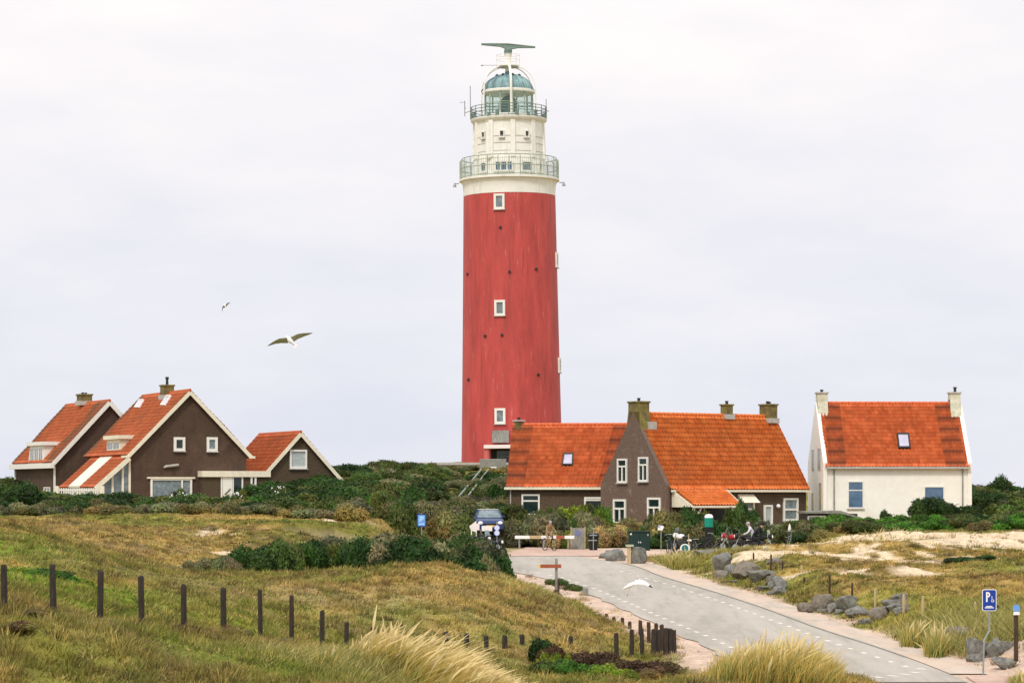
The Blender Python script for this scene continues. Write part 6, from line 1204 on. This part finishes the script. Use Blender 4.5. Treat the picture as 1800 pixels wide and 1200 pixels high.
def rider_joints(z=.0, fwd=.0):      # seated astride, facing +x, hands on the handlebar
    return dict(pelvis=((-.30,0,.95+z),(.17,.15)), waist=((-.24,0,1.12+z),(.16,.13)), chest=((-.12+fwd*.3,0,1.33+z),(.18,.14)), neck=((-.06+fwd*.4,0,1.50+z),.06), head=((.0+fwd*.45,0,1.60+z),(.095,.10)), crown=((.0+fwd*.45,0,1.70+z),(.085,.09)),
      shl=((-.12+fwd*.3,.20,1.40+z),.07), ell=((.04,.28,1.18+z),.052), wrl=((.26,.24,1.08+z),.036), hdl=((.33,.24,1.06+z),.034), shr=((-.12+fwd*.3,-.20,1.40+z),.07), elr=((.04,-.28,1.18+z),.052), wrr=((.26,-.24,1.08+z),.036), hdr=((.33,-.24,1.06+z),.034),
      hpl=((-.28,.12,.90+z),.11), knl=((.10,.22,.80+z),.075), anl=((-.05,.22,.38+z),.05), tol=((.10,.23,.31+z),.042), hpr=((-.28,-.12,.90+z),.11), knr=((.10,-.22,.80+z),.075), anr=((-.05,-.22,.38+z),.05), tor=((.10,-.23,.31+z),.042))
def regs(top, legs, head='skin', feet='black', hands='skin'):
    r = {e: top for e in EDG}; r[EDG[3]] = head; r[EDG[4]] = head; r[EDG[8]] = hands; r[EDG[12]] = hands
    for i in (13,14,15,17,18,19): r[EDG[i]] = legs
    for i in (16,20): r[EDG[i]] = feet
    return r
def fingers(per, joints, side, mat):       # five fingers closed over the grip
    h = Vector(joints['hd'+side][0]); mb = MB()
    for k in range(4): y = (k-1.5)*.019; l_ = (.9, 1, .97, .8)[k]; mb.tube([h+Vector((.01,y,.02)), h+Vector((.045*l_,y,.024)), h+Vector((.062*l_,y,-.006)), h+Vector((.045*l_,y,-.026))], [.010,.009,.009,.007], 6)
    mb.tube([h+Vector((-.01,.03 if side == 'r' else -.03,.0)), h+Vector((.02,.045 if side == 'r' else -.045,-.012)), h+Vector((.045,.035 if side == 'r' else -.035,-.02))], [.012,.010,.008], 6); mb.build('fingers', M[mat], per, smooth=True)
def hair_cap(per, joints, mat, r=.115, dx=0): h = Vector(joints['head'][0]); MB().ball(h+Vector((-.012+dx,0,.065)), r, (1,.92,.9), 14, 9).build('helmet' if mat in ('clothw','clothb') else 'hair', M[mat], per, smooth=True)
def face(per, joints): h = Vector(joints['head'][0]); f_ = MB(); f_.ball(h+Vector((.10,0,-.005)), .018, (1,.8,1.3), 8, 6); [f_.ball(h+Vector((.085,s_*.035,.03)), .012, n=6, m=4) for s_ in (-1,1)]; f_.box(h.x+.086, h.x+.096, h.y-.022, h.y+.022, h.z-.052, h.z-.044); f_.build('face_features', M['skin'], per, smooth=True)
jw = rider_joints(.02, .1); pr = person(gp_(1316, 152, -.12), R(175), 'person in a long white jacket sitting on a black motorbike', jw, EDG, regs('clothw','clothw')); hair_cap(pr, jw, 'hair'); face(pr, jw); [fingers(pr, jw, s_, 'skin') for s_ in 'lr']
jb = rider_joints(.0, .5); pr = person(gp_(1334, 151, -.10), R(-20), 'person all in black bending over a motorbike beside the rider in white', jb, EDG, regs('clothb','clothb','skin','black','clothb')); hair_cap(pr, jb, 'clothb', .125); face(pr, jb); [fingers(pr, jb, s_, 'clothb') for s_ in 'lr']
# cyclist crossing the square: bicycle and rider
gb_ = gp_(966, 157.5); bicycle(gb_, R(-62), 'dark bicycle ridden towards the viewer on the brick square', 'dark')
jc = dict(pelvis=((-.2,0,.95),(.13,.12)), waist=((-.15,0,1.1),(.13,.11)), chest=((.0,0,1.28),(.15,.12)), neck=((.06,0,1.42),.055), head=((.10,0,1.52),(.09,.095)), crown=((.10,0,1.62),(.08,.085)), shl=((.0,.17,1.35),.06), ell=((.12,.24,1.17),.045), wrl=((.24,.25,1.06),.033), hdl=((.29,.25,1.04),.032), shr=((.0,-.17,1.35),.06), elr=((.12,-.24,1.17),.045), wrr=((.24,-.25,1.06),.033), hdr=((.29,-.25,1.04),.032),
     hpl=((-.18,.09,.9),.09), knl=((.16,.11,.80),.062), anl=((.0,.11,.46),.042), tol=((.12,.11,.43),.036), hpr=((-.18,-.09,.9),.09), knr=((.10,-.11,.64),.062), anr=((-.08,-.11,.25),.042), tor=((.05,-.11,.21),.036))
pr = person(gb_, R(-62), 'cyclist in tan and olive clothes riding on the brick square', jc, EDG, regs('cloth_tan','cloth_tan')); hair_cap(pr, jc, 'hair', .10); face(pr, jc); [fingers(pr, jc, s_, 'skin') for s_ in 'lr']
# ------------------------------------------------------------------ gulls
def gull(px, py, Y, label, body, lw, rw, chord, mats, cs=1.0, tipdark=None):
    """body: (head px,py) (tail px,py) and depth offsets; lw, rw: wing joints in picture pixels turned into metres about the bird"""
    s_ = Y/F; c0 = P(px, py, Y); o = bpy.data.objects.new('gull', None); bpy.data.objects.remove(o)
    L2 = lambda q, dy=0: Vector(((q[0]-px)*s_, dy, (py-q[1])*s_))
    h, t = L2(body[0], body[2]), L2(body[1], -body[2]); d = t-h; mb = MB()
    prof = [(0,.0),(.03,.028),(.09,.045),(.17,.042),(.26,.060),(.42,.080),(.58,.070),(.75,.045),(.88,.028),(1,.012)]
    mb.tube([h+d*u_ for u_, r in prof], [max(r*cs, .004) for u_, r in prof], 10)
    mb.tube([h-d*.10, h+d*.02], [.004*cs, .016*cs], 6)     # bill
    n_ = d.normalized(); sd_ = n_.cross(Vector((0,1,0))) if abs(n_.y) < .9 else Vector((1,0,0)); sd_.normalize()
    up_ = sd_.cross(n_); mb.prism([h+d*.82-sd_*.03*cs, h+d*.82+sd_*.03*cs, h+d*1.14+sd_*.075*cs, h+d*1.14-sd_*.075*cs], up_*.012)
    mb.m = [0 if True else 0]*len(mb.f); ch = Vector(chord).normalized(); chs = [.24,.21,.17,.10,.02]
    for wg in (lw, rw):
        pts_ = [L2(q) for q in wg]; V = []; fs_ = []; n = 8
        fine = [pts_[0]]+[pts_[i].lerp(pts_[i+1], u_) for i in range(len(pts_)-1) for u_ in (.5, 1)]
        for i, p_ in enumerate(fine):
            u_ = i/(len(fine)-1); c = float(np.interp(u_, [0,.3,.55,.8,1], chs))*cs; th = .022*(1-u_)*cs+.003; dr_ = (fine[min(i+1,len(fine)-1)]-fine[max(i-1,0)]).normalized(); nn = dr_.cross(ch).normalized()
            sweep = ch*(.10*cs*max(0, u_-.35)-.03*cs)
            for k in range(n): a = 2*PI*k/n; V.append(p_+sweep+ch*(c*.5*(1-math.cos(a))-c*.25)+nn*(th*math.sin(a)))
        m_ = len(fine)
        for i in range(m_-1):
            for k in range(n): fs_.append((i*n+k, i*n+(k+1)%n, (i+1)*n+(k+1)%n, (i+1)*n+k))
        fs_ += [tuple(range(n)), tuple((m_-1)*n+k for k in range(n))]; b0 = len(mb.f); mb.cur = 1; mb.add(V, fs_)
        for i in range(b0, len(mb.f)-2):
            if (i-b0)//n >= (m_-1)*.78: mb.m[i] = 2
        mb.m[-1] = 2
    ob = mb.build('gull', mats, None, smooth=True); ob.location = c0; return tag(ob, label, 'gull', None)
fo, fw_, fk, fg = M['feather_o'], M['feather_w'], M['feather_k'], M['feather_g']
gull(508, 598, 85, 'larger gull gliding with spread wings in the sky above the left houses', ((502,590),(519,607),.05), [(505,597),(492,598),(483,600),(470,606)], [(512,596),(524,590),(535,586.5),(549,583.5)], (.12,.75,-.62), [fw_, fo, fg], 1.0)
gull(396, 538, 230, 'tiny distant gull high in the sky left of the lighthouse', ((394,534),(398,542),.05), [(395.5,538),(392,539),(390.5,543),(390,549)], [(397,537),(399,534.5),(401,532.5),(404.5,531)], (.2,.6,-.7), [fw_, fg, fg], .9)
gull(1112, 1027, 92, 'white gull with black wing tips flying low over the road', ((1096,1034),(1123,1021),-.03), [(1109,1027),(1106,1033),(1104,1040),(1101,1049)], [(1114,1024),(1124,1023),(1134,1026),(1146,1034)], (.45,.45,.55), [fw_, fw_, fk], 1.0)
